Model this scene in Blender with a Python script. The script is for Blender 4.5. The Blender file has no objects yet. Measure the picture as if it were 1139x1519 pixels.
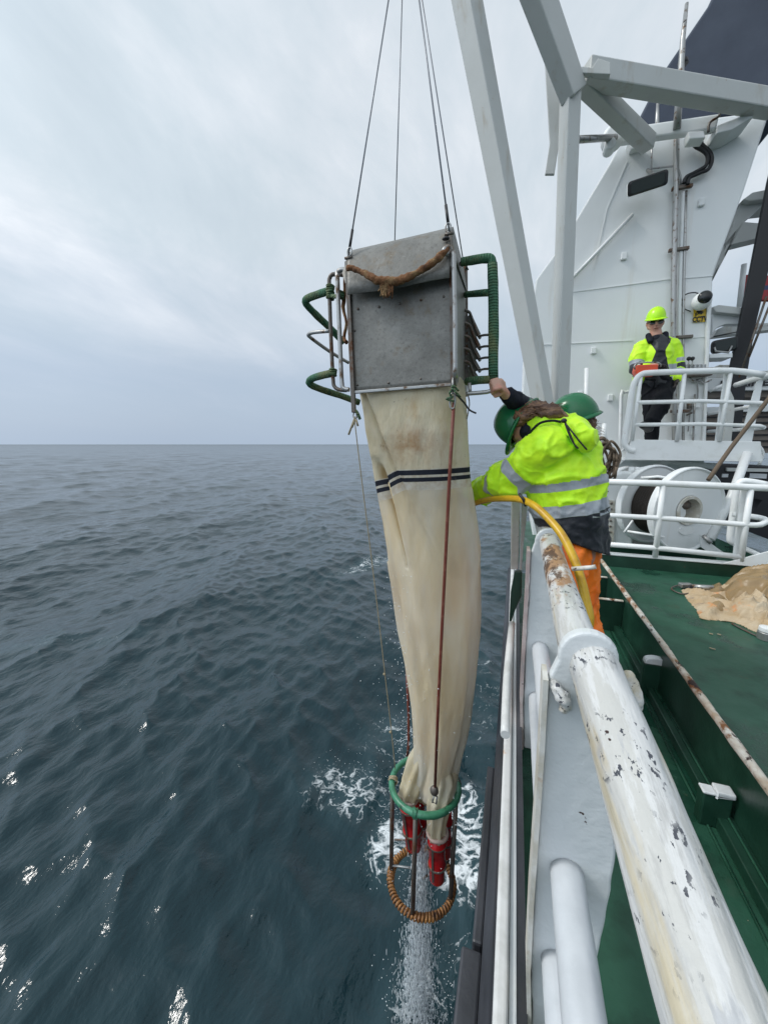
import bpy, bmesh, math, random
import numpy as np
from mathutils import Vector, Matrix, noise as mnoise, Quaternion
R = math.radians
random.seed(7)
S = bpy.context.scene
C = S.collection

# ------------------------------------------------------------------ camera
F_PX, CX, CY = 570.0, 569.5, 759.5
TH = math.atan(100.5 / F_PX)
PSI = math.atan((765 - CX) / F_PX * math.cos(TH))
cam_d = bpy.data.cameras.new("camera")
cam_d.sensor_fit = 'VERTICAL'
cam_d.sensor_height = 36.0
cam_d.sensor_width = 27.0
cam_d.lens = F_PX / 1519 * 36.0
cam_d.clip_start = 0.02
cam_d.clip_end = 40000
cam = bpy.data.objects.new("camera", cam_d)
C.objects.link(cam)
cam.rotation_euler = (math.pi / 2 - TH, 0, PSI)
S.camera = cam
FH = Vector((-math.sin(PSI), math.cos(PSI), 0))
RIGHT = Vector((math.cos(PSI), math.sin(PSI), 0))
FWD = FH * math.cos(TH) + Vector((0, 0, -math.sin(TH)))
UP = RIGHT.cross(FWD)

def ray(u, v):
    return FWD + RIGHT * (u - CX) / F_PX - UP * (v - CY) / F_PX
def P(u, v, Y):
    r = ray(u, v); return r * (Y / r.y)
def PZ(u, v, Z):
    r = ray(u, v); return r * (Z / r.z)
def V(x, y, z): return Vector((x, y, z))

# ------------------------------------------------------------------ world and sun
SUN_AZ, SUN_EL = R(-104), R(46)      # azimuth from +Y towards +X (negative: over the sea, port side)
W = bpy.data.worlds.new("World"); S.world = W; W.use_nodes = True
nt = W.node_tree; nt.nodes.clear()
def N(t, typ, **kw):
    n = t.nodes.new(typ)
    for k, v in kw.items():
        if hasattr(n, k): setattr(n, k, v)
    return n
def ramp(t, stops, fac=None, interp='LINEAR'):
    n = t.nodes.new('ShaderNodeValToRGB'); cr = n.color_ramp; cr.interpolation = interp
    while len(cr.elements) < len(stops): cr.elements.new(0.5)
    for e, (p, c) in zip(cr.elements, stops):
        e.position = p; e.color = (c[0], c[1], c[2], 1) if not isinstance(c, (int, float)) else (c, c, c, 1)
    if fac is not None: t.links.new(fac, n.inputs[0])
    return n
tc = N(nt, 'ShaderNodeTexCoord')
sky = N(nt, 'ShaderNodeTexSky'); sky.sky_type = 'NISHITA'; sky.sun_disc = False
sky.sun_elevation = SUN_EL; sky.sun_rotation = SUN_AZ; sky.air_density = 1.0; sky.dust_density = 3.0
# overcast deck: a cloud layer projected on a plane overhead (direction / height)
sep = N(nt, 'ShaderNodeSeparateXYZ'); nt.links.new(tc.outputs['Generated'], sep.inputs[0])
mz = N(nt, 'ShaderNodeMath', operation='MAXIMUM'); nt.links.new(sep.outputs['Z'], mz.inputs[0]); mz.inputs[1].default_value = 0.0
az = N(nt, 'ShaderNodeMath', operation='ADD'); nt.links.new(mz.outputs[0], az.inputs[0]); az.inputs[1].default_value = 0.22
dv = N(nt, 'ShaderNodeVectorMath', operation='DIVIDE')
cb = N(nt, 'ShaderNodeCombineXYZ')
for i in range(3): nt.links.new(az.outputs[0], cb.inputs[i])
nt.links.new(tc.outputs['Generated'], dv.inputs[0]); nt.links.new(cb.outputs[0], dv.inputs[1])
mp = N(nt, 'ShaderNodeMapping'); nt.links.new(dv.outputs[0], mp.inputs[0])
mp.inputs['Rotation'].default_value = (0, 0, R(35)); mp.inputs['Scale'].default_value = (1.0, 0.55, 0.3)
n1 = N(nt, 'ShaderNodeTexNoise'); n1.inputs['Scale'].default_value = 1.5; n1.inputs['Detail'].default_value = 9; n1.inputs['Roughness'].default_value = .6
n1.inputs['Distortion'].default_value = .35
nt.links.new(mp.outputs[0], n1.inputs[0])
r1 = ramp(nt, [(.30, (.47, .545, .60)), (.46, (.55, .62, .67)), (.56, (.64, .69, .735)), (.70, (.82, .84, .865))], n1.outputs['Fac'])
# bluer, darker band near the horizon
rz = ramp(nt, [(0.0, 1.0), (.12, .90), (.27, .35), (.42, 0.0)], mz.outputs[0], 'EASE')
mh = N(nt, 'ShaderNodeMixRGB'); nt.links.new(rz.outputs[0], mh.inputs[0]); nt.links.new(r1.outputs[0], mh.inputs[1]); mh.inputs[2].default_value = (.378, .46, .572, 1)
# brighter sky lobe added behind left, off the sun, to light camera-facing surfaces
sund = Vector((math.sin(SUN_AZ) * math.cos(SUN_EL), math.cos(SUN_AZ) * math.cos(SUN_EL), math.sin(SUN_EL)))
dp = N(nt, 'ShaderNodeVectorMath', operation='DOT_PRODUCT'); nt.links.new(tc.outputs['Generated'], dp.inputs[0]); dp.inputs[1].default_value = Vector((-.62, -.62, .48)).normalized()
rs = ramp(nt, [(0, .93), (.35, 1.0), (.65, 1.35), (.9, 2.0), (1.0, 2.3)], dp.outputs['Value'], 'EASE')
mg = N(nt, 'ShaderNodeMixRGB', blend_type='MULTIPLY'); mg.inputs[0].default_value = 1
nt.links.new(mh.outputs[0], mg.inputs[1]); nt.links.new(rs.outputs[0], mg.inputs[2])
# scale so that a Background strength of 0.1 gives those radiances, then let a little clear sky through
sc10 = N(nt, 'ShaderNodeMixRGB', blend_type='MULTIPLY'); sc10.inputs[0].default_value = 1; sc10.inputs[2].default_value = (9.3, 9.4, 9.5, 1)
nt.links.new(mg.outputs[0], sc10.inputs[1])
mx = N(nt, 'ShaderNodeMixRGB'); mx.inputs[0].default_value = .93
nt.links.new(sky.outputs[0], mx.inputs[1]); nt.links.new(sc10.outputs[0], mx.inputs[2])
bg = N(nt, 'ShaderNodeBackground'); bg.inputs['Strength'].default_value = 0.1
wo = N(nt, 'ShaderNodeOutputWorld')
nt.links.new(mx.outputs[0], bg.inputs[0]); nt.links.new(bg.outputs[0], wo.inputs[0])

sun_d = bpy.data.lights.new("sun", 'SUN'); sun_d.energy = 1.2; sun_d.angle = R(11); sun_d.color = (1, .97, .92)
sun = bpy.data.objects.new("sun", sun_d); C.objects.link(sun)
sun.rotation_euler = (-sund).to_track_quat('-Z', 'Y').to_euler()

S.view_settings.view_transform = 'Standard'; S.view_settings.look = 'None'
S.view_settings.exposure = 0.44; S.view_settings.gamma = 1
S.view_settings.use_curve_mapping = False
S.render.engine = 'CYCLES'
S.cycles.max_bounces = 8; S.cycles.transparent_max_bounces = 16
S.cycles.use_denoising = True

# ------------------------------------------------------------------ materials
def mat(name, col, rough=.5, metal=0., layers=(), bumps=(), spec=.5, alpha=None, trans=0., sss=0., ior=None, coord='Object', tr_rough=None):
    """layers: dicts col, scale, lo, hi, st (stretch), detail, rough, amt ; bumps: (scale, strength, distance[, stretch[, kind]])"""
    m = bpy.data.materials.new(name); m.use_nodes = True
    t = m.node_tree; b = t.nodes['Principled BSDF']
    b.inputs['Base Color'].default_value = (*col, 1); b.inputs['Roughness'].default_value = rough
    b.inputs['Metallic'].default_value = metal
    b.inputs['Specular IOR Level'].default_value = spec
    if ior: b.inputs['IOR'].default_value = ior
    if trans: b.inputs['Transmission Weight'].default_value = trans
    tcn = N(t, 'ShaderNodeTexCoord'); src = tcn.outputs[coord]
    cur = None; rcur = None
    seed = (sum(ord(ch) for ch in name) * 7) % 91
    for i, L in enumerate(layers):
        mpn = N(t, 'ShaderNodeMapping'); t.links.new(src, mpn.inputs[0])
        mpn.inputs['Scale'].default_value = L.get('st', (1, 1, 1)); mpn.inputs['Location'].default_value = (seed + i * 3.7, i * 5.1, i * 2.3)
        if 'rot' in L: mpn.inputs['Rotation'].default_value = L['rot']
        kind = L.get('kind', 'noise')
        if kind == 'noise':
            n = N(t, 'ShaderNodeTexNoise'); n.inputs['Detail'].default_value = L.get('detail', 5); n.inputs['Roughness'].default_value = L.get('nr', .6)
            n.inputs['Distortion'].default_value = L.get('dist', 0)
            out = n.outputs['Fac']
        elif kind == 'voro':
            n = N(t, 'ShaderNodeTexVoronoi'); out = n.outputs['Distance']
        elif kind == 'wave':
            n = N(t, 'ShaderNodeTexWave'); n.bands_direction = L.get('dir', 'Z'); n.inputs['Distortion'].default_value = L.get('dist', 0); out = n.outputs['Fac']
        n.inputs['Scale'].default_value = L['scale']
        t.links.new(mpn.outputs[0], n.inputs['Vector'])
        a = L.get('amt', 1.0)
        rr = ramp(t, [(L['lo'], 0.0), (L['hi'], a)] if L['lo'] < L['hi'] else [(L['hi'], a), (L['lo'], 0.0)], out)
        fac = rr.outputs[0]
        if 'mask' in L:   # second, larger noise gates the layer into patches
            sc, lo, hi = L['mask']
            n2 = N(t, 'ShaderNodeTexNoise'); n2.inputs['Scale'].default_value = sc; n2.inputs['Detail'].default_value = 3
            mp2 = N(t, 'ShaderNodeMapping'); mp2.inputs['Location'].default_value = (i * 9 + 1, 4, seed); t.links.new(src, mp2.inputs[0])
            t.links.new(mp2.outputs[0], n2.inputs['Vector'])
            r2 = ramp(t, [(lo, 0.0), (hi, 1.0)], n2.outputs['Fac'])
            mm = N(t, 'ShaderNodeMath', operation='MULTIPLY'); t.links.new(fac, mm.inputs[0]); t.links.new(r2.outputs[0], mm.inputs[1]); fac = mm.outputs[0]
        if 'zone' in L:   # real place of the wear: centre and radii in object space
            c, rad = L['zone']
            vs = N(t, 'ShaderNodeVectorMath', operation='SUBTRACT'); t.links.new(src, vs.inputs[0]); vs.inputs[1].default_value = c
            vd = N(t, 'ShaderNodeVectorMath', operation='DIVIDE'); t.links.new(vs.outputs[0], vd.inputs[0]); vd.inputs[1].default_value = rad
            vl = N(t, 'ShaderNodeVectorMath', operation='LENGTH'); t.links.new(vd.outputs[0], vl.inputs[0])
            rz_ = ramp(t, [(.35, 1.0), (1.0, 0.0)], vl.outputs['Value'])
            if L.get('zadd'):
                ad = N(t, 'ShaderNodeMath', operation='MULTIPLY_ADD'); t.links.new(rz_.outputs[0], ad.inputs[0]); ad.inputs[1].default_value = L['zadd']
                t.links.new(out, ad.inputs[2])
                t.links.new(ad.outputs[0], rr.inputs[0])
            else:
                mm = N(t, 'ShaderNodeMath', operation='MULTIPLY'); t.links.new(fac, mm.inputs[0]); t.links.new(rz_.outputs[0], mm.inputs[1]); fac = mm.outputs[0]
        mxn = N(t, 'ShaderNodeMixRGB'); t.links.new(fac, mxn.inputs[0]); mxn.inputs[2].default_value = (*L['col'], 1)
        if cur is None: mxn.inputs[1].default_value = (*col, 1)
        else: t.links.new(cur, mxn.inputs[1])
        cur = mxn.outputs[0]
        if 'rough' in L:
            mr = N(t, 'ShaderNodeMixRGB'); t.links.new(fac, mr.inputs[0]); mr.inputs[2].default_value = (L['rough'],) * 3 + (1,)
            if rcur is None: mr.inputs[1].default_value = (rough,) * 3 + (1,)
            else: t.links.new(rcur, mr.inputs[1])
            rcur = mr.outputs[0]
    if cur is not None: t.links.new(cur, b.inputs['Base Color'])
    if rcur is not None: t.links.new(rcur, b.inputs['Roughness'])
    bcur = None
    for B in bumps:
        sc, st, d = B[:3]; stv = B[3] if len(B) > 3 else (1, 1, 1); kind = B[4] if len(B) > 4 else 'noise'
        mpn = N(t, 'ShaderNodeMapping'); t.links.new(src, mpn.inputs[0]); mpn.inputs['Scale'].default_value = stv
        if kind == 'noise':
            n = N(t, 'ShaderNodeTexNoise'); n.inputs['Detail'].default_value = 4; out = n.outputs['Fac']
        elif kind == 'voro':
            n = N(t, 'ShaderNodeTexVoronoi'); out = n.outputs['Distance']
        else:
            n = N(t, 'ShaderNodeTexWave'); n.bands_direction = kind; n.inputs['Distortion'].default_value = 1.0; n.inputs['Detail Scale'].default_value = 2; out = n.outputs['Fac']
        n.inputs['Scale'].default_value = sc; t.links.new(mpn.outputs[0], n.inputs['Vector'])
        bn = N(t, 'ShaderNodeBump'); bn.inputs['Strength'].default_value = st; bn.inputs['Distance'].default_value = d
        t.links.new(out, bn.inputs['Height'])
        if bcur is not None: t.links.new(bcur, bn.inputs['Normal'])
        bcur = bn.outputs[0]
    if bcur is not None: t.links.new(bcur, b.inputs['Normal'])
    if alpha is not None: b.inputs['Alpha'].default_value = alpha
    return m

RUST = (.16, .055, .02); DRUST = (.045, .018, .012)
M = {}
M['white'] = mat('white_paint', (.74, .75, .745), .38, layers=[
    dict(col=(.60, .61, .59), scale=3, lo=.4, hi=.75, amt=.6),
    dict(col=(.42, .36, .25), scale=5, lo=.60, hi=.78, st=(1, 1, .25), amt=.45),
    dict(col=RUST, scale=22, lo=.70, hi=.74, mask=(2.5, .5, .62), rough=.8)],
    bumps=[(60, .15, .003), (9, .12, .01)])
M['rail'] = mat('worn_white_rail_paint', (.60, .60, .59), .42, layers=[
    dict(col=(.44, .43, .39), scale=7, lo=.50, hi=.535, st=(1.6, .22, 1.6), amt=.55, detail=12, nr=.7),
    dict(col=(.38, .375, .36), scale=15, lo=.56, hi=.60, st=(1.3, .10, 1.3), amt=.6, detail=12, nr=.68),
    dict(col=(.50, .42, .26), scale=8, lo=.56, hi=.62, st=(1.2, .10, 1.2), amt=.7, detail=11),
    dict(col=(.52, .43, .27), scale=14, lo=.52, hi=.58, st=(1, .10, 1), amt=.6, detail=10, mask=(3.2, .44, .56)),
    dict(col=(.36, .37, .39), scale=24, lo=.565, hi=.59, st=(1, .2, 1), mask=(6, .46, .54), amt=.65, detail=10),
    dict(col=(.03, .035, .05), scale=95, lo=.59, hi=.605, st=(1, .5, 1), mask=(6, .48, .54), amt=.95, detail=5),
    dict(col=(.035, .016, .014), scale=26, lo=.69, hi=.70, st=(1, .6, 1), rough=.7, detail=3),
    dict(col=(.40, .20, .05), scale=10, lo=.70, hi=.80, st=(1, .3, 1), rough=.7, detail=6, amt=.6),
    dict(col=(.30, .14, .035), scale=18, lo=.74, hi=.84, st=(1, .4, 1), zone=((-.02, 1.36, 1.06), (.10, .55, .10)), zadd=.32, rough=.8, amt=.85, detail=9),
    dict(col=(.09, .05, .03), scale=24, lo=.80, hi=.86, st=(1, .45, 1), zone=((-.035, 1.36, 1.05), (.07, .52, .09)), zadd=.33, rough=.85, amt=.95, detail=9),
    ], bumps=[(15, .9, .012, (1.3, .12, 1.3)), (70, .45, .002), (19, .5, .004, (1, .6, 1)), (160, .25, .001)])
M['plate'] = mat('thick_grey_white_paint', (.58, .605, .615), .42, layers=[
    dict(col=(.66, .68, .68), scale=6, lo=.4, hi=.7, amt=.7),
    dict(col=(.30, .16, .06), scale=14, lo=.70, hi=.78, amt=.6),
    dict(col=DRUST, scale=20, lo=.735, hi=.75, rough=.8)],
    bumps=[(26, .55, .006), (7, .3, .012), (90, .25, .0015)])
M['flange'] = mat('weathered_beige_paint', (.50, .47, .40), .5, layers=[
    dict(col=(.62, .61, .57), scale=12, lo=.45, hi=.6), dict(col=(.32, .17, .07), scale=18, lo=.62, hi=.72, amt=.7),
    dict(col=DRUST, scale=30, lo=.70, hi=.72, rough=.8)], bumps=[(40, .4, .004)])
M['pinkflange'] = mat('faded_primer_paint', (.42, .33, .315), .55, layers=[
    dict(col=(.50, .44, .42), scale=14, lo=.45, hi=.65), dict(col=DRUST, scale=26, lo=.68, hi=.70, rough=.8)], bumps=[(40, .3, .003)])
M['lowpipe'] = mat('cool_white_pipe_paint', (.56, .58, .60), .35, layers=[
    dict(col=(.46, .48, .50), scale=10, lo=.45, hi=.7, amt=.6), dict(col=DRUST, scale=40, lo=.74, hi=.755)],
    bumps=[(30, .35, .003), (10, .3, .006)])
M['green'] = mat('green_deck_paint', (.012, .066, .036), .50, spec=.3, layers=[
    dict(col=(.030, .10, .065), scale=2.2, lo=.35, hi=.7, rough=.38),
    dict(col=(.008, .030, .018), scale=6, lo=.50, hi=.75, amt=.8, detail=8),
    dict(col=(.07, .10, .075), scale=9, lo=.62, hi=.80, amt=.5, detail=9, rough=.5),
    dict(col=(.35, .30, .22), scale=34, lo=.755, hi=.77),
    dict(col=(.007, .040, .024), scale=1.7, lo=.54, hi=.60, rough=.15, amt=.9, detail=7),
    dict(col=(.08, .05, .025), scale=7, lo=.66, hi=.80, amt=.6, rough=.6)],
    bumps=[(110, .30, .003), (18, .25, .006), (3, .25, .02)])
M['greenwall'] = mat('dark_green_gloss_paint', (.008, .036, .022), .35, layers=[
    dict(col=(.018, .062, .040), scale=5, lo=.45, hi=.75), dict(col=(.10, .05, .03), scale=16, lo=.72, hi=.76, rough=.7)],
    bumps=[(60, .25, .003), (10, .2, .006)])
M['rustedge'] = mat('rusty_white_edge', (.62, .60, .54), .5, layers=[
    dict(col=(.40, .31, .22), scale=8, lo=.4, hi=.6), dict(col=(.20, .085, .03), scale=16, lo=.52, hi=.60, st=(1, .6, 1), rough=.8),
    dict(col=(.03, .015, .012), scale=20, lo=.58, hi=.62, st=(1, .6, 1), rough=.8)], bumps=[(50, .6, .006)])
M['gunw'] = mat('gunwale_white_paint', (.64, .64, .63), .4, layers=[
    dict(col=(.52, .52, .50), scale=10, lo=.45, hi=.65), dict(col=(.45, .28, .12), scale=9, lo=.80, hi=.9, amt=.5),
    dict(col=(.62, .26, .03), scale=12, lo=.76, hi=.88, zone=((.03, 1.54, -1.3), (.05, .09, .1)), zadd=.33),
    dict(col=DRUST, scale=26, lo=.73, hi=.745)], bumps=[(30, .4, .004)])
M['hull'] = mat('black_hull_paint', (.026, .028, .033), .45, layers=[
    dict(col=(.07, .073, .085), scale=5, lo=.4, hi=.7, st=(1, .3, 1)), dict(col=(.12, .07, .04), scale=12, lo=.68, hi=.78, amt=.6)], bumps=[(30, .4, .006)])
M['mast'] = mat('white_plating_paint', (.75, .765, .76), .42, layers=[
    dict(col=(.72, .74, .735), scale=1.1, lo=.35, hi=.7, amt=.8),
    dict(col=(.56, .50, .40), scale=4, lo=.60, hi=.80, st=(1, 1, .10), amt=.55),
    dict(col=(.36, .22, .12), scale=16, lo=.72, hi=.77, st=(1, 1, .25), mask=(1.3, .5, .6), amt=.6)],
    bumps=[(1.6, .35, .03), (30, .12, .003)])
M['beam'] = mat('grey_beam_paint', (.50, .51, .49), .45, layers=[
    dict(col=(.54, .555, .54), scale=2, lo=.4, hi=.7, amt=.7), dict(col=(.32, .25, .16), scale=7, lo=.58, hi=.74, st=(1, 1, .25), amt=.5), dict(col=(.30, .13, .05), scale=24, lo=.70, hi=.74, amt=.8)],
    bumps=[(12, .15, .008), (2, .2, .03)])
M['railing'] = mat('bright_white_tube_paint', (.78, .79, .78), .33, layers=[
    dict(col=(.62, .62, .58), scale=7, lo=.5, hi=.75, amt=.7), dict(col=(.38, .22, .10), scale=30, lo=.70, hi=.76, amt=.8)], bumps=[(35, .2, .002)])
M['navy'] = mat('navy_funnel_paint', (.022, .034, .060), .4, layers=[
    dict(col=(.04, .055, .085), scale=1.5, lo=.4, hi=.7), dict(col=(.16, .18, .2), scale=8, lo=.70, hi=.80, st=(1, 1, .06), amt=.5)], bumps=[(2, .2, .03)])
M['alu'] = mat('scuffed_metal_sheet', (.165, .16, .145), .5, .3, layers=[
    dict(col=(.25, .245, .225), scale=5, lo=.4, hi=.65, detail=10, nr=.7),
    dict(col=(.10, .095, .085), scale=60, lo=.52, hi=.66, detail=10, amt=.7, nr=.75),
    dict(col=(.17, .115, .055), scale=9, lo=.55, hi=.74, amt=.7, rough=.8, detail=9, nr=.7),
    dict(col=(.33, .33, .32), scale=90, lo=.66, hi=.72, detail=4, amt=.5),
    dict(col=(.13, .045, .025), scale=22, lo=.70, hi=.75, rough=.85)],
    bumps=[(90, .35, .002), (7, .45, .012), (30, .25, .003)])
M['steel'] = mat('galvanised_steel', (.36, .36, .35), .35, .7, layers=[dict(col=(.17, .11, .07), scale=18, lo=.56, hi=.68, rough=.7)], bumps=[(60, .2, .002)])
M['dsteel'] = mat('dull_brown_steel', (.13, .115, .10), .45, .5, layers=[dict(col=(.13, .06, .03), scale=16, lo=.5, hi=.65, rough=.8)], bumps=[(60, .3, .003)])
M['wire'] = mat('wire_rope', (.17, .18, .20), .4, .6)
M['grope'] = mat('green_rope_wrapping', (.035, .115, .062), .8, layers=[
    dict(col=(.10, .13, .055), scale=9, lo=.45, hi=.62), dict(col=(.02, .055, .03), scale=20, lo=.55, hi=.7)],
    bumps=[(27, .7, .0045, (1, 1, 1), 'Z'), (80, .4, .002)])
M['gropeh'] = mat('green_rope_wrapping_side', (.035, .125, .066), .8, layers=[
    dict(col=(.11, .13, .055), scale=9, lo=.45, hi=.62), dict(col=(.02, .055, .03), scale=20, lo=.55, hi=.7)],
    bumps=[(27, .7, .0045, (1, 1, 1), 'X'), (80, .4, .002)])
M['gring'] = mat('wet_green_ring', (.035, .17, .09), .35, layers=[dict(col=(.06, .23, .14), scale=12, lo=.4, hi=.6), dict(col=(.02, .07, .04), scale=25, lo=.55, hi=.7)], bumps=[(40, .5, .004)])
M['brope'] = mat('brown_fibre_rope', (.17, .075, .03), .95, layers=[dict(col=(.27, .17, .08), scale=16, lo=.48, hi=.62), dict(col=(.07, .03, .014), scale=22, lo=.52, hi=.68)], bumps=[(120, 1, .005)])
M['orope'] = mat('wet_orange_fibre_rope', (.20, .085, .025), .5, layers=[dict(col=(.34, .16, .045), scale=18, lo=.45, hi=.65), dict(col=(.045, .018, .01), scale=24, lo=.55, hi=.68)], bumps=[(90, 1, .004)])
M['redcord'] = mat('red_brown_cord', (.14, .03, .018), .5, layers=[dict(col=(.20, .07, .045), scale=30, lo=.5, hi=.65)], bumps=[(150, .6, .002)])
M['twine'] = mat('pale_twine', (.30, .25, .16), .8, bumps=[(200, .6, .001)])
M['red'] = mat('red_bucket_plastic', (.42, .006, .008), .25, layers=[dict(col=(.16, .002, .006), scale=9, lo=.5, hi=.7)], bumps=[(20, .3, .004)])
M['black'] = mat('black_rubber', (.012, .012, .014), .5)
M['blackgloss'] = mat('dark_glass', (.01, .012, .012), .1)
M['hose'] = mat('yellow_hose_rubber', (.56, .34, .012), .35, layers=[dict(col=(.40, .20, .012), scale=20, lo=.5, hi=.7)], bumps=[(40, .2, .002)])
M['helmetg'] = mat('green_helmet_plastic', (.006, .125, .045), .22, layers=[dict(col=(.02, .16, .07), scale=30, lo=.58, hi=.66, amt=.5)])
M['helmety'] = mat('lime_helmet_plastic', (.50, .92, .01), .3)
M['skin'] = mat('skin', (.52, .30, .22), .5, layers=[dict(col=(.56, .25, .18), scale=20, lo=.45, hi=.65)], bumps=[(150, .15, .001)])
M['hair'] = mat('brown_hair', (.085, .038, .02), .5, layers=[dict(col=(.21, .11, .055), scale=60, lo=.45, hi=.6, st=(.25, 1, 1))], bumps=[(160, .8, .004, (.2, 1, 1))])
M['orange'] = mat('orange_waterproof_trousers', (1.0, .21, .010), .5, layers=[dict(col=(.80, .10, .006), scale=7, lo=.5, hi=.7)], bumps=[(9, .5, .03), (30, .3, .006)])
M['trouser'] = mat('black_work_trousers', (.006, .007, .010), .8, spec=.2, bumps=[(14, .6, .02)])
M['navycloth'] = mat('navy_cloth', (.008, .010, .018), .75, spec=.25, bumps=[(16, .6, .02)])
M['glove'] = mat('dark_work_glove', (.03, .025, .022), .7, bumps=[(60, .4, .004)])
M['rcred'] = mat('orange_control_box_plastic', (.65, .07, .02), .4, bumps=[(40, .2, .002)])
M['yellow'] = mat('yellow_sign_sheet', (.72, .48, .03), .45, layers=[dict(col=(.55, .36, .05), scale=20, lo=.5, hi=.7)])
M['brownbox'] = mat('brown_slatted_metal', (.16, .13, .11), .6, layers=[dict(col=(.22, .19, .16), scale=4, lo=.4, hi=.7)])
M['cablebrown'] = mat('dark_wound_cable', (.035, .025, .018), .6, bumps=[(50, .8, .01, (1, 1, 1), 'X')])
M['coilrope'] = mat('weathered_brown_rope', (.13, .095, .065), .85, bumps=[(100, .8, .004)])
M['canvasd'] = mat('stained_canvas', (.42, .30, .17), .7, layers=[dict(col=(.50, .41, .29), scale=5, lo=.4, hi=.65), dict(col=(.60, .20, .04), scale=6, lo=.58, hi=.68, amt=.8), dict(col=(.20, .15, .13), scale=14, lo=.62, hi=.72, amt=.6)], bumps=[(10, .7, .03), (30, .6, .012), (70, .3, .003)])
M['redflag'] = mat('faded_red_paint', (.30, .03, .035), .6)
M['blueflag'] = mat('dark_blue_paint', (.03, .05, .12), .6)
M['lensglass'] = mat('floodlight_glass', (.035, .042, .040), .25)

# hi-vis jacket: per-vertex distances 'stripe' and 'dark' decide where tape and navy cloth lie
def hivis(name):
    m = mat(name, (.58, .98, .008), .55, bumps=[(11, .55, .022), (26, .35, .008), (400, .3, .0006)])
    t = m.node_tree; b = t.nodes['Principled BSDF']
    a = N(t, 'ShaderNodeAttribute'); a.attribute_name = 'stripe'
    d = N(t, 'ShaderNodeAttribute'); d.attribute_name = 'dark'
    ga = ramp(t, [(.497, 0.), (.503, 1.)], a.outputs['Fac']); gd = ramp(t, [(.497, 0.), (.503, 1.)], d.outputs['Fac'])
    tcn = N(t, 'ShaderNodeTexCoord'); n = N(t, 'ShaderNodeTexNoise'); n.inputs['Scale'].default_value = 14; t.links.new(tcn.outputs['Object'], n.inputs[0])
    base = ramp(t, [(.35, (.50, .90, .006)), (.65, (.64, 1.0, .012))], n.outputs['Fac'])
    tape = ramp(t, [(.3, (.29, .32, .36)), (.7, (.42, .44, .47))], n.outputs['Fac'])
    m1 = N(t, 'ShaderNodeMixRGB'); t.links.new(gd.outputs[0], m1.inputs[0]); t.links.new(base.outputs[0], m1.inputs[1]); m1.inputs[2].default_value = (.007, .009, .015, 1)
    m2 = N(t, 'ShaderNodeMixRGB'); t.links.new(ga.outputs[0], m2.inputs[0]); t.links.new(m1.outputs[0], m2.inputs[1]); t.links.new(tape.outputs[0], m2.inputs[2])
    t.links.new(m2.outputs[0], b.inputs['Base Color'])
    b.inputs['Sheen Weight'].default_value = .15
    return m
M['hivis'] = hivis('hivis_jacket_cloth')

# ------------------------------------------------------------------ object helpers
ORG = {}
def empty(name, loc, label, cat, group=None):
    o = bpy.data.objects.new(name, None); C.objects.link(o); o.location = loc; o.empty_display_size = .1
    ORG[o] = Vector(loc); o['label'] = label; o['category'] = cat
    if group: o['group'] = group
    return o
def tag(o, label=None, cat=None, group=None, kind=None):
    if label: o['label'] = label
    if cat: o['category'] = cat
    if group: o['group'] = group
    if kind: o['kind'] = kind
    return o
def link_mesh(name, me, m, parent=None, label=None):
    o = bpy.data.objects.new(name, me); C.objects.link(o)
    org = ORG.get(parent, Vector((0, 0, 0))) if parent else Vector((0, 0, 0))
    if parent:
        me.transform(Matrix.Translation(-org)); o.parent = parent
    ORG[o] = org
    if m is not None and not me.materials: me.materials.append(m)
    if label: o['label'] = label
    return o

def frame(d, hint=None):
    d = d.normalized()
    if hint is None: hint = Vector((0, 0, 1))
    if abs(d.dot(hint)) > .96: hint = Vector((1, 0, 0)) if abs(d.x) < .9 else Vector((0, 1, 0))
    s = d.cross(hint).normalized(); u = s.cross(d).normalized()
    return s, u

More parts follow.
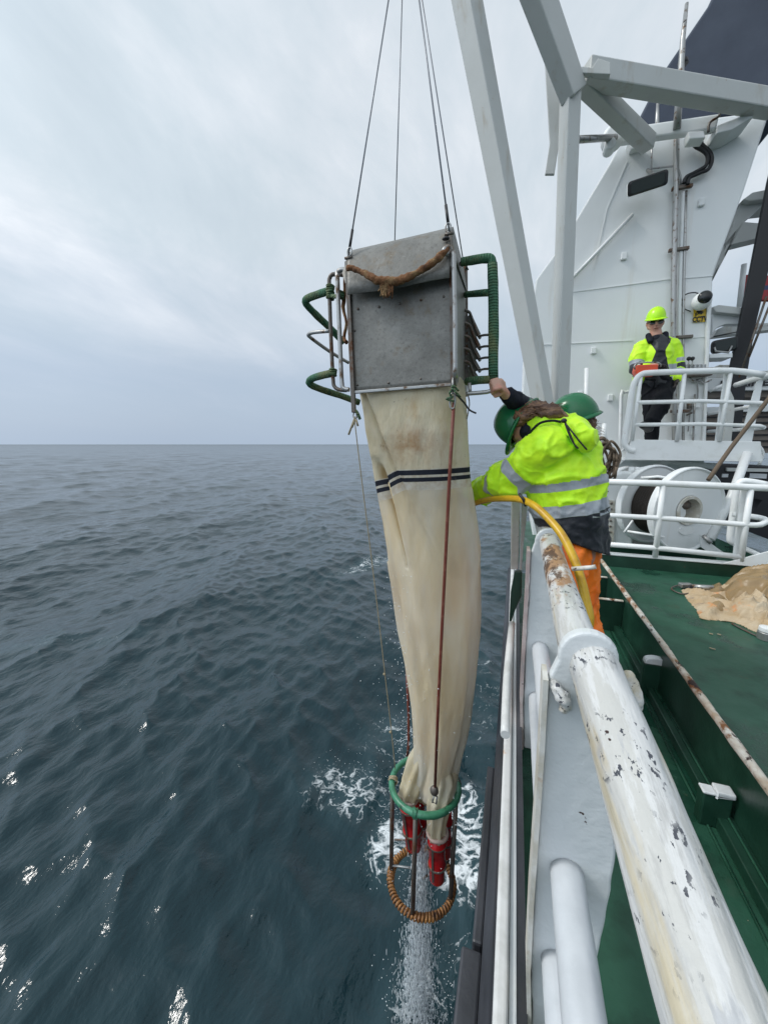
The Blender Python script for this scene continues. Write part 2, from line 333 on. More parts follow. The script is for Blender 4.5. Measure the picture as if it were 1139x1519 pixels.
class MB:
    def __init__(s): s.v = []; s.f = []; s.sm = []
    def add(s, vs, fs, smooth=False):
        o = len(s.v); s.v += [tuple(v) for v in vs]; s.f += [tuple(i + o for i in f) for f in fs]; s.sm += [smooth] * len(fs); return s
    def box(s, c, size, rot=None):
        c = Vector(c); h = Vector(size) / 2
        vs = []
        for x in (-1, 1):
            for y in (-1, 1):
                for z in (-1, 1):
                    p = Vector((x * h.x, y * h.y, z * h.z))
                    if rot is not None: p = rot @ p
                    vs.append(c + p)
        return s.add(vs, [(0, 1, 3, 2), (4, 6, 7, 5), (0, 4, 5, 1), (2, 3, 7, 6), (0, 2, 6, 4), (1, 5, 7, 3)])
    def box2(s, a, b):
        return s.box([(a[i] + b[i]) / 2 for i in range(3)], [abs(a[i] - b[i]) for i in range(3)])
    def beam(s, p0, p1, w, h, hint=None, w1=None, h1=None):
        p0 = Vector(p0); p1 = Vector(p1); sd, u = frame(p1 - p0, hint)
        w1 = w if w1 is None else w1; h1 = h if h1 is None else h1
        vs = []
        for p, ww, hh in ((p0, w, h), (p1, w1, h1)):
            for a, b in ((-1, -1), (1, -1), (1, 1), (-1, 1)): vs.append(p + sd * a * ww / 2 + u * b * hh / 2)
        return s.add(vs, [(3, 2, 1, 0), (4, 5, 6, 7), (0, 1, 5, 4), (1, 2, 6, 5), (2, 3, 7, 6), (3, 0, 4, 7)])
    def prism(s, pts, off):
        pts = [Vector(p) for p in pts]; n = len(pts); off = Vector(off)
        vs = pts + [p + off for p in pts]
        fs = [tuple(range(n)), tuple(range(2 * n - 1, n - 1, -1))] + [(i, i + n, (i + 1) % n + n, (i + 1) % n) for i in range(n)]
        return s.add(vs, fs)
    def pprism(s, uv, Y, th):
        return s.prism([P(u, v, Y) for u, v in uv], (0, th, 0))
    def tube(s, pts, r, n=12, caps=True, closed=False, rough=0., sub=1, smooth=True):
        pts = [Vector(p) for p in pts]
        m = len(pts); rs = list(r) if isinstance(r, (list, tuple)) else [r] * m
        if sub > 1:
            np_, nr = [], []
            cnt = m if closed else m - 1
            for i in range(cnt):
                p0 = pts[(i - 1) % m] if (closed or i > 0) else pts[0]; p1 = pts[i]; p2 = pts[(i + 1) % m]
                p3 = pts[(i + 2) % m] if (closed or i + 2 < m) else pts[-1]
                for k in range(sub):
                    t = k / sub
                    np_.append(.5 * ((2 * p1) + (p2 - p0) * t + (2 * p0 - 5 * p1 + 4 * p2 - p3) * t * t + (3 * p1 - p0 - 3 * p2 + p3) * t ** 3))
                    nr.append(rs[i] * (1 - t) + rs[(i + 1) % m] * t)
            if not closed: np_.append(pts[-1]); nr.append(rs[-1])
            pts, rs = np_, nr; m = len(pts)
        vs = []; up = None
        for i, p in enumerate(pts):
            if closed: d = pts[(i + 1) % m] - pts[(i - 1) % m]
            else: d = pts[min(i + 1, m - 1)] - pts[max(i - 1, 0)]
            if d.length < 1e-9: d = Vector((0, 0, 1))
            d.normalize()
            if up is None: sd, up = frame(d)
            else:
                up = (up - d * up.dot(d));
                if up.length < 1e-6: sd, up = frame(d)
                up.normalize(); sd = d.cross(up)
            for k in range(n):
                a = 2 * math.pi * k / n; rr = rs[i]
                q = p + (sd * math.cos(a) + up * math.sin(a)) * rr
                if rough: q += (q - p) * rough * (mnoise.noise(q * 9) + .8 * mnoise.noise(q * 60))
                vs.append(q)
        fs = []
        for i in range(m if closed else m - 1):
            j = (i + 1) % m
            for k in range(n): fs.append((i * n + k, i * n + (k + 1) % n, j * n + (k + 1) % n, j * n + k))
        s.add(vs, fs, smooth)
        if caps and not closed:
            o = len(s.v) - m * n
            s.f += [tuple(o + k for k in reversed(range(n))), tuple(o + (m - 1) * n + k for k in range(n))]; s.sm += [False, False]
        return s
    def cyl(s, a, b, r, n=16, r1=None):
        return s.tube([a, b], [r, r if r1 is None else r1], n)
    def ball(s, c, r, n=12, m=8, rot=None):
        r = Vector((r, r, r)) if isinstance(r, (int, float)) else Vector(r); c = Vector(c)
        vs = []
        for i in range(m + 1):
            th = math.pi * i / m
            for k in range(n):
                a = 2 * math.pi * k / n
                p = Vector((math.sin(th) * math.cos(a) * r.x, math.sin(th) * math.sin(a) * r.y, math.cos(th) * r.z))
                if rot is not None: p = rot @ p
                vs.append(c + p)
        fs = [(i * n + k, (i + 1) * n + k, (i + 1) * n + (k + 1) % n, i * n + (k + 1) % n) for i in range(m) for k in range(n)]
        return s.add(vs, fs, True)
    def lathe(s, prof, c, axis, n=40, smooth=False):
        c = Vector(c); axis = Vector(axis).normalized(); sd, u = frame(axis)
        vs = []
        for (r, h) in prof:
            for k in range(n):
                a = 2 * math.pi * k / n; vs.append(c + axis * h + (sd * math.cos(a) + u * math.sin(a)) * r)
        m = len(prof)
        fs = [(i * n + k, i * n + (k + 1) % n, (i + 1) * n + (k + 1) % n, (i + 1) * n + k) for i in range(m - 1) for k in range(n)]
        return s.add(vs, fs, smooth)
    def build(s, name, m, parent=None, label=None, bevel=0., segs=2, auto=None):
        me = bpy.data.meshes.new(name); me.from_pydata(s.v, [], s.f); me.update()
        me.polygons.foreach_set('use_smooth', s.sm)
        bm = bmesh.new(); bm.from_mesh(me)
        bmesh.ops.remove_doubles(bm, verts=bm.verts, dist=1e-6)
        bmesh.ops.recalc_face_normals(bm, faces=bm.faces)
        if bevel:
            es = [e for e in bm.edges if len(e.link_faces) == 2 and e.calc_face_angle(0) > .5 and not (e.link_faces[0].smooth and e.link_faces[1].smooth)]
            if es: bmesh.ops.bevel(bm, geom=es, offset=bevel, segments=segs, affect='EDGES', profile=.5, clamp_overlap=True)
        bm.to_mesh(me); bm.free()
        return link_mesh(name, me, m, parent, label)

def hang(a, b, sag, n=14):
    a = Vector(a); b = Vector(b)
    return [a.lerp(b, i / n) - Vector((0, 0, 4 * sag * (i / n) * (1 - i / n))) for i in range(n + 1)]

def blob(name, chains, m, parent, voxel=.014, smooth=6, disp=0., dscale=8, post=None, label=None, dst=(1, 1, 1)):
    """one continuous skin grown over tapered chains of (point, radius)"""
    mb = MB()
    for ch in chains:
        for i in range(len(ch) - 1):
            (p, r), (q, r2) = ch[i], ch[i + 1]
            p = Vector(p); q = Vector(q); L = (q - p).length
            k = max(2, int(L / (min(r, r2) * .35)) + 1)
            k = min(k, 40)
            for j in range(k + 1):
                t = j / k; mb.ball(p.lerp(q, t), r + (r2 - r) * t, 14, 9)
        if len(ch) == 1: mb.ball(ch[0][0], ch[0][1], 20, 14, ch[0][2] if len(ch[0]) > 2 else None)
    me = bpy.data.meshes.new('tmp'); me.from_pydata(mb.v, [], mb.f); me.update()
    o = bpy.data.objects.new('tmp', me); C.objects.link(o)
    rm = o.modifiers.new('r', 'REMESH'); rm.mode = 'VOXEL'; rm.voxel_size = voxel
    if smooth:
        sm = o.modifiers.new('s', 'SMOOTH'); sm.iterations = smooth; sm.factor = .5
    dg = bpy.context.evaluated_depsgraph_get(); ev = o.evaluated_get(dg)
    me2 = bpy.data.meshes.new_from_object(ev)
    bpy.data.objects.remove(o); bpy.data.meshes.remove(me)
    me2.name = name; me2.materials.clear()
    if disp:
        nn = [v.normal.copy() for v in me2.vertices]
        for v, n in zip(me2.vertices, nn):
            q = Vector((v.co.x * dst[0], v.co.y * dst[1], v.co.z * dst[2])) * dscale
            d = mnoise.fractal(q, 1.0, 2.0, 3) 
            v.co += n * d * disp
    me2.polygons.foreach_set('use_smooth', [True] * len(me2.polygons))
    if post: post(me2)
    return link_mesh(name, me2, m, parent, label)

def fattr(me, name, vals):
    a = me.attributes.new(name, 'FLOAT', 'POINT'); a.data.foreach_set('value', list(vals))

# ================================================================== SETTING
SEA_Z = -4.0
def build_sea():
    # one sheet: polar grid centred under the ship's side, finer near it and on the open side, out to the horizon
    rr = [0.0]; r = .6
    rings = [.6]
    while rings[-1] < 14000:
        x = rings[-1]; rings.append(x + max(.032, x * .0068))
    rings = np.array(rings)
    head = PSI + math.pi / 2
    ang = []
    a = 0.0
    while a < 2 * math.pi - 1e-4:
        rel = (a - head + math.pi) % (2 * math.pi) - math.pi
        step = R(.32) if -R(50) < rel < R(62) else R(2.4)
        ang.append(a); a += step
    ang = np.array(ang); nA, nR = len(ang), len(rings)
    RR, AA = np.meshgrid(rings, ang, indexing='ij')
    X = RR * np.cos(AA) - .2; Y = RR * np.sin(AA)
    sp = np.maximum(.032, RR * .0068)
    rng = np.random.RandomState(11)
    Z = np.zeros_like(X); DX = np.zeros_like(X); DY = np.zeros_like(X)
    n = 190
    main = R(205)     # swell and wind sea travel roughly towards the lower left of the picture
    for i in range(n):
        lam = .22 * (16 / .22) ** (i / (n - 1)) * rng.uniform(.9, 1.1)
        spread = 42 if lam > 2.2 else 75
        d = main + R(rng.normal(0, spread * .6)); k = 2 * math.pi / lam
        steep = .010 if lam > 5 else (.017 if lam > 2.2 else (.026 if lam > .8 else .045))
        A = steep / k * rng.uniform(.5, 1.5)
        w = np.clip((lam / sp - 2.2) / 2.0, 0, 1)
        ph = k * (X * math.cos(d) + Y * math.sin(d)) + rng.uniform(0, 6.28)
        # wind patches: groups of ripples come and go
        if lam < 2.5:
            g = .55 + .45 * np.sin((X * math.cos(d + 1) + Y * math.sin(d + 1)) / (lam * 3.1) + i) * np.sin((X * math.sin(d) - Y * math.cos(d + .5)) / (lam * 4.3) + 2.1 * i)
            w = w * (g + .15)
        Z += A * w * np.cos(ph); ch = 1.1
        DX -= ch * A * w * math.cos(d) * np.sin(ph); DY -= ch * A * w * math.sin(d) * np.sin(ph)
    X = X + DX; Y = Y + DY; Z = Z + SEA_Z
    co = np.stack([X, Y, Z], -1).reshape(-1, 3)
    co = np.vstack([co, [[-.2, 0, SEA_Z]]])
    i0 = np.arange(nR - 1)[:, None] * nA; j = np.arange(nA)[None, :]; j1 = (j + 1) % nA
    q = np.stack([i0 + j, i0 + nA + j, i0 + nA + j1, i0 + j1], -1).reshape(-1, 4)
    c = len(co) - 1
    tri = [(c, k, (k + 1) % nA) for k in range(nA)]
    me = bpy.data.meshes.new('sea')
    nq = len(q); nt_ = len(tri)
    me.vertices.add(len(co)); me.vertices.foreach_set('co', co.ravel())
    me.loops.add(nq * 4 + nt_ * 3)
    me.loops.foreach_set('vertex_index', np.concatenate([q.ravel(), np.array(tri).ravel()]).astype(np.int32))
    me.polygons.add(nq + nt_)
    st = np.concatenate([np.arange(nq) * 4, nq * 4 + np.arange(nt_) * 3]).astype(np.int32)
    me.polygons.foreach_set('loop_start', st)
    me.polygons.foreach_set('use_smooth', [True] * (nq + nt_))
    me.update(calc_edges=True); me.validate()
    m = bpy.data.materials.new('sea_water'); m.use_nodes = True; t = m.node_tree; b = t.nodes['Principled BSDF']
    g = N(t, 'ShaderNodeNewGeometry'); pos = g.outputs['Position']
    b.inputs['IOR'].default_value = 1.38
    # foam: torn lace where the gear was hauled through the surface and along the hull
    def patch(c, rad, rot=0):
        mpn = N(t, 'ShaderNodeMapping', vector_type='TEXTURE'); t.links.new(pos, mpn.inputs[0])
        mpn.inputs['Location'].default_value = (c[0], c[1], SEA_Z); mpn.inputs['Rotation'].default_value = (0, 0, rot); mpn.inputs['Scale'].default_value = (rad[0], rad[1], 3)
        l = N(t, 'ShaderNodeVectorMath', operation='LENGTH'); t.links.new(mpn.outputs[0], l.inputs[0])
        rp = ramp(t, [(0, 1.0), (.45, .8), (1.0, 0.0)], l.outputs['Value'])
        return rp.outputs[0]
    foam_spots = [((-1.62, 3.65), (.95, .55), R(15), 1.0), ((-1.02, 3.2), (.35, .55), R(-10), 1.3), ((-.30, 3.45), (.5, 1.05), R(10), 1.3), ((-.12, 2.3), (.45, .8), 0, .7),
                  ((-.42, 2.1), (.42, .60), 0, .8), ((-4.3, 11.6), (.55, 2.6), R(-18), .95), ((-1.3, 4.6), (1.0, .8), 0, .75), ((-.4, 6.0), (.8, 2.4), 0, .62),
                  ((-9.0, 4.7), (1.1, .45), R(35), .62), ((-7.6, 5.2), (.9, .4), R(35), .55)]
    tot = None
    for c_, rad, ro, am in foam_spots:
        p = patch(c_, rad, ro); mu = N(t, 'ShaderNodeMath', operation='MULTIPLY'); t.links.new(p, mu.inputs[0]); mu.inputs[1].default_value = am
        if tot is None: tot = mu.outputs[0]
        else:
            mxn = N(t, 'ShaderNodeMath', operation='MAXIMUM'); t.links.new(tot, mxn.inputs[0]); t.links.new(mu.outputs[0], mxn.inputs[1]); tot = mxn.outputs[0]
    nd = N(t, 'ShaderNodeTexNoise'); nd.inputs['Scale'].default_value = 2.2; nd.inputs['Detail'].default_value = 5; t.links.new(pos, nd.inputs[0])
    ad = N(t, 'ShaderNodeVectorMath', operation='MULTIPLY_ADD'); t.links.new(nd.outputs['Color'], ad.inputs[0]); ad.inputs[1].default_value = (.75, .75, .2); t.links.new(pos, ad.inputs[2])
    vo = N(t, 'ShaderNodeTexVoronoi', feature='DISTANCE_TO_EDGE'); vo.inputs['Scale'].default_value = 6.5; t.links.new(ad.outputs[0], vo.inputs['Vector'])
    vo2 = N(t, 'ShaderNodeTexVoronoi', feature='DISTANCE_TO_EDGE'); vo2.inputs['Scale'].default_value = 17; t.links.new(ad.outputs[0], vo2.inputs['Vector'])
    n5 = N(t, 'ShaderNodeTexNoise'); n5.inputs['Scale'].default_value = 5.5; n5.inputs['Detail'].default_value = 9; n5.inputs['Roughness'].default_value = .68; t.links.new(ad.outputs[0], n5.inputs[0])
    # lace = tot*1.05 + (noise-.5)*1.3 - edge*K
    s1 = N(t, 'ShaderNodeMath', operation='MULTIPLY_ADD'); t.links.new(vo.outputs['Distance'], s1.inputs[0]); s1.inputs[1].default_value = -2.3; t.links.new(tot, s1.inputs[2])
    s2 = N(t, 'ShaderNodeMath', operation='MULTIPLY_ADD'); t.links.new(vo2.outputs['Distance'], s2.inputs[0]); s2.inputs[1].default_value = -1.3; t.links.new(s1.outputs[0], s2.inputs[2])
    s3 = N(t, 'ShaderNodeMath', operation='MULTIPLY_ADD'); t.links.new(n5.outputs['Fac'], s3.inputs[0]); s3.inputs[1].default_value = 2.0; t.links.new(s2.outputs[0], s3.inputs[2])
    fo = ramp(t, [(.0, 0), (1, 1)], s3.outputs[0]); fo.color_ramp.elements[0].position = 0
    mr = N(t, 'ShaderNodeMapRange'); t.links.new(s3.outputs[0], mr.inputs['Value']); mr.inputs['From Min'].default_value = 1.45; mr.inputs['From Max'].default_value = 2.05
    # only inside a patch
    gt = N(t, 'ShaderNodeMapRange'); t.links.new(tot, gt.inputs['Value']); gt.inputs['From Min'].default_value = .02; gt.inputs['From Max'].default_value = .18
    fm = N(t, 'ShaderNodeMath', operation='MULTIPLY'); t.links.new(mr.outputs[0], fm.inputs[0]); t.links.new(gt.outputs[0], fm.inputs[1])
    t.nodes.remove(fo)
    body = N(t, 'ShaderNodeMixRGB'); n6 = N(t, 'ShaderNodeTexNoise'); n6.inputs['Scale'].default_value = .25; t.links.new(pos, n6.inputs[0]); t.links.new(n6.outputs['Fac'], body.inputs[0])
    body.inputs[1].default_value = (.005, .020, .027, 1); body.inputs[2].default_value = (.010, .033, .041, 1)
    # aerated water round the foam is paler
    ae = N(t, 'ShaderNodeMixRGB'); am_ = N(t, 'ShaderNodeMath', operation='MULTIPLY'); t.links.new(tot, am_.inputs[0]); am_.inputs[1].default_value = .22
    t.links.new(am_.outputs[0], ae.inputs[0]); t.links.new(body.outputs[0], ae.inputs[1]); ae.inputs[2].default_value = (.06, .13, .15, 1)
    mc = N(t, 'ShaderNodeMixRGB'); t.links.new(fm.outputs[0], mc.inputs[0]); t.links.new(ae.outputs[0], mc.inputs[1]); mc.inputs[2].default_value = (.72, .76, .78, 1)
    t.links.new(mc.outputs[0], b.inputs['Base Color'])
    ro = N(t, 'ShaderNodeMapRange'); t.links.new(fm.outputs[0], ro.inputs['Value']); ro.inputs['To Min'].default_value = .06; ro.inputs['To Max'].default_value = .7
    ln = N(t, 'ShaderNodeVectorMath', operation='LENGTH'); t.links.new(pos, ln.inputs[0])
    lg = N(t, 'ShaderNodeMath', operation='LOGARITHM'); t.links.new(ln.outputs['Value'], lg.inputs[0]); lg.inputs[1].default_value = 10
    fr = N(t, 'ShaderNodeMapRange'); t.links.new(lg.outputs[0], fr.inputs['Value']); fr.inputs['From Min'].default_value = 1.2; fr.inputs['From Max'].default_value = 3.2; fr.inputs['To Max'].default_value = .19
    rx = N(t, 'ShaderNodeMath', operation='ADD'); t.links.new(ro.outputs[0], rx.inputs[0]); t.links.new(fr.outputs[0], rx.inputs[1])
    t.links.new(rx.outputs[0], b.inputs['Roughness'])
    # ripples finer than the mesh
    bc = None
    for sc, st, rot, stren, dist in ((1.3, (1, .45, 1), R(25), .5, .12), (4.5, (1, .5, 1), R(35), .65, .05), (13, (1, .6, 1), R(10), .6, .016), (34, (1, .7, 1), R(-15), .4, .005), (.35, (1, .4, 1), R(20), .45, .35)):
        mpn = N(t, 'ShaderNodeMapping'); t.links.new(pos, mpn.inputs[0]); mpn.inputs['Scale'].default_value = st; mpn.inputs['Rotation'].default_value = (0, 0, rot)
        n7 = N(t, 'ShaderNodeTexNoise'); n7.inputs['Scale'].default_value = sc; n7.inputs['Detail'].default_value = 4; n7.inputs['Distortion'].default_value = .3
        t.links.new(mpn.outputs[0], n7.inputs[0])
        bn = N(t, 'ShaderNodeBump'); bn.inputs['Strength'].default_value = stren; bn.inputs['Distance'].default_value = dist
        t.links.new(n7.outputs['Fac'], bn.inputs['Height'])
        if bc is not None: t.links.new(bc, bn.inputs['Normal'])
        bc = bn.outputs[0]
    t.links.new(bc, b.inputs['Normal'])
    o = link_mesh('sea', me, m); o['kind'] = 'structure'
build_sea()

DZ = -1.44      # channel floor along the rail
DK = -1.27      # raised working deck
CO = -1.14      # top of coaming
XC = .85        # coaming X
# hull side
mb = MB()
prof = [(.02, -1.32), (.015, -1.50), (-.012, -1.56), (-.012, -1.72), (.02, -1.80), (.03, -4.9), (.6, -5.2)]
pr_ = [V(x, -3, z) for x, z in prof] + [V(3.6, -3, -5.2), V(3.6, -3, -1.6), V(.11, -3, -1.6), V(.11, -3, -1.45), V(.10, -3, -1.32)]
mb.prism(pr_, (0, 7.9, 0))
tag(mb.build('hull', M['hull']), kind='structure')
for k, (y0, y1, zz) in enumerate([(1.05, 1.62, -.035), (-.6, .98, -.062)]):
    pass
mb = MB()
mb.box2((-.045, 1.02, -1.74), (-.012, 1.75, -1.58)); mb.box2((-.075, -.9, -1.78), (-.012, .99, -1.56))
f = mb.build('rubbing_strake', M['hull'], bevel=.008); tag(f, 'dark grey stepped rubbing strake along the outside of the hull', 'fender')

# gunwale: rounded white bar with a grey inner side
mb = MB()
mb.box2((.022, -1, -1.36), (.056, 6.3, -1.296)); tag(mb.build('gunwale_bar', M['gunw'], bevel=.010, segs=3), 'long white painted bar along the outer deck edge, spotted with orange rust', 'gunwale')
mb = MB(); mb.box2((.0575, -1, -1.44), (.076, 6.3, -1.315)); tag(mb.build('gunwale_plate', M['plate'], bevel=.004), 'grey upstand plate on the inner side of the white gunwale bar', 'plate')

# channel floor and raised deck
def sheet(name, m, x0, x1, y0, y1, z, nx=10, ny=40):
    mb = MB(); vs = []; 
    for i in range(nx + 1):
        for j in range(ny + 1):
            x = x0 + (x1 - x0) * i / nx; y = y0 + (y1 - y0) * j / ny
            vs.append((x, y, z + .003 * mnoise.noise(Vector((x * 3, y * 3, 0)))))
    fs = [(i * (ny + 1) + j, (i + 1) * (ny + 1) + j, (i + 1) * (ny + 1) + j + 1, i * (ny + 1) + j + 1) for i in range(nx) for j in range(ny)]
    mb.add(vs, fs, True); return mb.build(name, m)
tag(sheet('deck_channel', M['green'], .077, XC, -3, 4.45, DZ), kind='structure')
tag(sheet('deck', M['green'], XC + .036, 4.6, -3, 4.45, DK), kind='structure')
tag(sheet('aft_deck', M['green'], .077, 3.0, 4.52, 7.6, DZ + .02), kind='structure')
# coaming along the ship
mb = MB(); mb.box2((XC + .004, -3, DZ - .02), (XC + .034, 4.2, CO - .004)); mb.box2((XC - .05, -3, DZ + .001), (XC + .004, 4.2, DZ + .05))
co_ = empty('coaming', (XC, 0, DZ), 'green coaming wall with a chipped rusty white top edge beside the wet deck', 'coaming')
mb.build('wall_plate', M['greenwall'], co_, bevel=.004)
mb = MB(); mb.tube([V(XC + .018, -3 + i * .12, CO + .002 * mnoise.noise(V(0, i * 1.7, 0))) for i in range(61)], .017, 8, rough=.25); mb.build('top_edge', M['rustedge'], co_)
mb = MB()
for xx in (XC - .075, XC - .015): mb.tube([V(xx, -3, DZ + (.055 if xx > XC - .05 else .004)), V(xx, 4.1, DZ + (.055 if xx > XC - .05 else .004))], .005, 6)
mb.build('weld_bead', M['green'], co_)
# transverse stiffeners in the channel, far end
for i, (yy, lab) in enumerate([(3.22, 'nearer green stiffener plate with white top edge across the sunken channel'), (3.78, 'farther green stiffener plate with white top edge behind the orange trousers')]):
    e = empty('stiffener', (.6, yy, DZ), lab, 'stiffener', 'stiffeners across the channel')
    mb = MB(); mb.box2((.50, yy, DZ), (XC, yy + .02, CO - .05)); mb.build('plate', M['greenwall'], e)
    mb = MB(); mb.beam(V(.50, yy + .01, CO - .046), V(XC - .002, yy + .01, CO - .046), .03, .01); mb.build('top_edge', M['rustedge'], e, bevel=.003)
# athwartship coaming
mb = MB(); mb.box2((XC - .06, 4.455, DZ - .02), (3.4, 4.51, CO - .008))
ac = empty('athwart_coaming', (2, 4.48, DZ), 'low dark green coaming with white top strip under the white railing', 'coaming')
mb.build('wall_plate', M['greenwall'], ac, bevel=.004)
mb = MB(); mb.box2((XC - .08, 4.446, CO - .0075), (3.4, 4.52, CO + .012)); mb.build('top_strip', M['railing'], ac, bevel=.005)
mb = MB(); mb.pprism([(1072, 836), (1105, 827), (1139, 818), (1175, 812), (1175, 850), (1139, 843)], 4.43, .012); tag(mb.build('gusset_plate', M['railing'], bevel=.003), 'sloping white gusset plate at the foot of the white railing', 'plate')

# lashing chocks
for (uv, Yh, wd, lab) in (((955, 988, 972, 1030), None, .10, 'grey-white half-round topped lashing chock against the green coaming'), ((1043, 1083, 1164, 1200), None, .1, 'flat white topped lashing chock low in the green channel near the pipe')):
    u0, u1, v0, v1 = uv
    zt = -1.245 if v0 < 1000 else -1.30
    a = PZ(u0, v0 + 12, zt); b_ = PZ(u1, v0 + 14, zt)
    w = b_.x - a.x
    e = empty('lashing_chock', (a.x + w / 2, a.y, DZ), lab, 'chock')
    mb = MB(); mb.box2((a.x, a.y, DZ), (b_.x, a.y + .05, zt - .001)); mb.build('body', M['greenwall'], e, bevel=.006)
    mb = MB()
    if v0 < 1000:
        pts = [V(a.x + w * (.5 - .5 * math.cos(math.pi * k / 10)), a.y - .004, zt + .042 * math.sin(math.pi * k / 10) ** .6) for k in range(11)]
        mb.prism(pts, (0, .045, 0))
    else:
        mb.box2((a.x - .004, a.y - .006, zt), (a.x + w * .42, a.y + .04, zt + .010)); mb.box2((a.x + w * .42, a.y - .006, zt), (b_.x + .004, a.y + .045, zt + .020))
    mb.build('white_cap', M['plate'], e, bevel=.006)

# ================================================================== BULWARK RAIL
RX, RZ = .163, -.42
Y1, Y2 = .777, 1.755
rail = empty('bulwark_rail', (RX, 0, DZ), 'heavy chipped white pipe rail on thick grey bracket plates along the ship side', 'railing')
def pipe(pts, r, n, seg, lump, seedo, dome=0., taper=0.):
    pts = [Vector(p) for p in pts]; L = (pts[-1] - pts[0]).length; k = int(L / seg)
    mb = MB(); vs = []
    d = (pts[-1] - pts[0]).normalized(); s_, u_ = frame(d)
    for i in range(k + 1):
        p = pts[0].lerp(pts[-1], i / k)
        for j in range(n):
            a = 2 * math.pi * j / n; q = s_ * math.cos(a) + u_ * math.sin(a)
            nn = mnoise.noise(Vector((q.x * 1.6 + seedo, p.y * 5.5, q.z * 1.6))) * lump + mnoise.noise(Vector((q.x * 4 + seedo, p.y * 16, q.z * 4))) * lump * .45
            de = (pts[-1] - p).length; kk = math.sqrt(max(.02, 1 - (1 - min(1, de / dome)) ** 2)) if dome else 1
            vs.append(p + q * (r * (1 - taper * min(1, (pts[-1] - p).length)) + nn) * kk)
    fs = [(i * n + j, i * n + (j + 1) % n, (i + 1) * n + (j + 1) % n, (i + 1) * n + j) for i in range(k) for j in range(n)]
    mb.add(vs, fs, True); mb.f += [tuple(reversed(range(n))), tuple(k * n + j for j in range(n))]; mb.sm += [False, False]
    return mb
pipe([PZ(1025, 1400, -.468) + (PZ(1025, 1400, -.468) - PZ(884, 996, -.428)) * 3.2, PZ(884, 996, -.428) + (PZ(884, 996, -.428) - PZ(1025, 1400, -.468)) * .10], .0455, 64, .006, .0024, 1, .035, .10).build('handrail', M['rail'], rail)
fa, fb = PZ(841, 900, RZ + .002), PZ(813, 800, RZ + .006)
fd = (fb - fa) / (fb.y - fa.y)
pipe([fa + fd * (Y1 + .01 - fa.y), fa + fd * (Y2 - .005 - fa.y)], .0395, 48, .01, .0022, 5).build('handrail', M['rail'], rail)
pipe([V(RX - .004, Y2 + .015, RZ + .006), V(RX - .006, 2.75, RZ + .006)], .040, 40, .01, .0018, 9).build('handrail', M['rail'], rail)
# bracket plates: tall thick plates with rounded heads
def bracket(Yb, sc, seedo):
    pts = []
    cx, cz, rr_ = RX - .006, RZ + .004, .055
    for k in range(15):
        a = R(-8 + k * 196 / 14); pts.append((cx + rr_ * math.cos(a), cz + rr_ * math.sin(a) * 1.08))
    pts += [(.088, -.47), (.092, -.62), (.094, -.8), (.096, -1.0), (.101, -1.2), (.112, -1.34), (.118, DZ), (.232, DZ), (.226, -1.3), (.232, -1.1), (.243, -.93), (.240, -.78), (.225, -.66), (.222, -.56)]
    dense = []
    for i in range(len(pts)):
        a = Vector(pts[i]); b = Vector(pts[(i + 1) % len(pts)]); k = max(1, int((b - a).length / .012))
        for j in range(k): dense.append(a.lerp(b, j / k))
    o = []
    for q in dense:
        n_ = mnoise.noise(Vector((q.x * 16 + seedo, 0, q.y * 16))) * .004; o.append(V(q.x + n_, Yb, q.y + n_ * .5))
    mb = MB(); mb.prism(o, (0, .026, 0)); return mb
bracket(Y1, 1, 0).build('bracket_plate', M['plate'], rail, bevel=.006, segs=3)
bracket(Y2, 1, 4).build('bracket_plate', M['plate'], rail, bevel=.006, segs=3)
# ragged edge flanges on the outboard side
for Yb, mm in ((Y1, 'flange'), (Y2, 'pinkflange')):
    mb = MB(); pts = [(.083, -.46), (.0865, -.62), (.0885, -.8), (.0905, -1.0), (.0955, -1.2), (.106, -1.34), (.112, DZ)]
    if Yb == Y1:
        for i in range(len(pts) - 1): mb.beam(V(pts[i][0] - .001, Yb + .01, pts[i][1]), V(pts[i + 1][0] - .001, Yb + .01, pts[i + 1][1]), .060, .010, V(1, 0, 0))
    else:
        for i in range(len(pts) - 1): mb.beam(V(pts[i][0] - .004, Yb + .03, pts[i][1]), V(pts[i + 1][0] - .004, Yb + .03, pts[i + 1][1]), .09, .014, V(1, 0, 0))
    mb.build('edge_flange', M[mm], rail)
# ring plate lump behind the joint, on the deck side
blob('joint_lug', [[(V(.232, Y1 + .03, -.455), .016), (V(.245, Y1 + .012, -.49), .018), (V(.243, Y1 + .01, -.53), .013)]], M['rail'], rail, voxel=.004, smooth=2, disp=.004, dscale=40)
blob('joint_lug', [[(V(.098, Y1 - .01, -.475), .010), (V(.118, Y1 - .02, -.492), .014), (V(.122, Y1 - .012, -.515), .012)]], M['rail'], rail, voxel=.004, smooth=1, disp=.005, dscale=60)
# lower rails
LX = .155
for zz in (-.915, -1.165):
    for (ya, yb) in ((-1.3, Y1 - .001), (Y1 + .027, Y2 - .001), (Y2 + .027, 2.75)):
        pipe([V(LX + (.006 if yb < 1 else 0), ya, zz), V(LX, yb, zz)], .034, 36, .02, .0014, zz * 7 + ya).build('lower_rail', M['lowpipe'], rail)
# peg
a = P(848, 840, 1.36)
mb = MB(); mb.tube([V(RX + .036, 1.36, RZ + .012), V(RX + .085, 1.34, RZ + .028), V(RX + .100, 1.335, RZ + .034)], .0075, 12); mb.build('peg', M['flange'], rail)

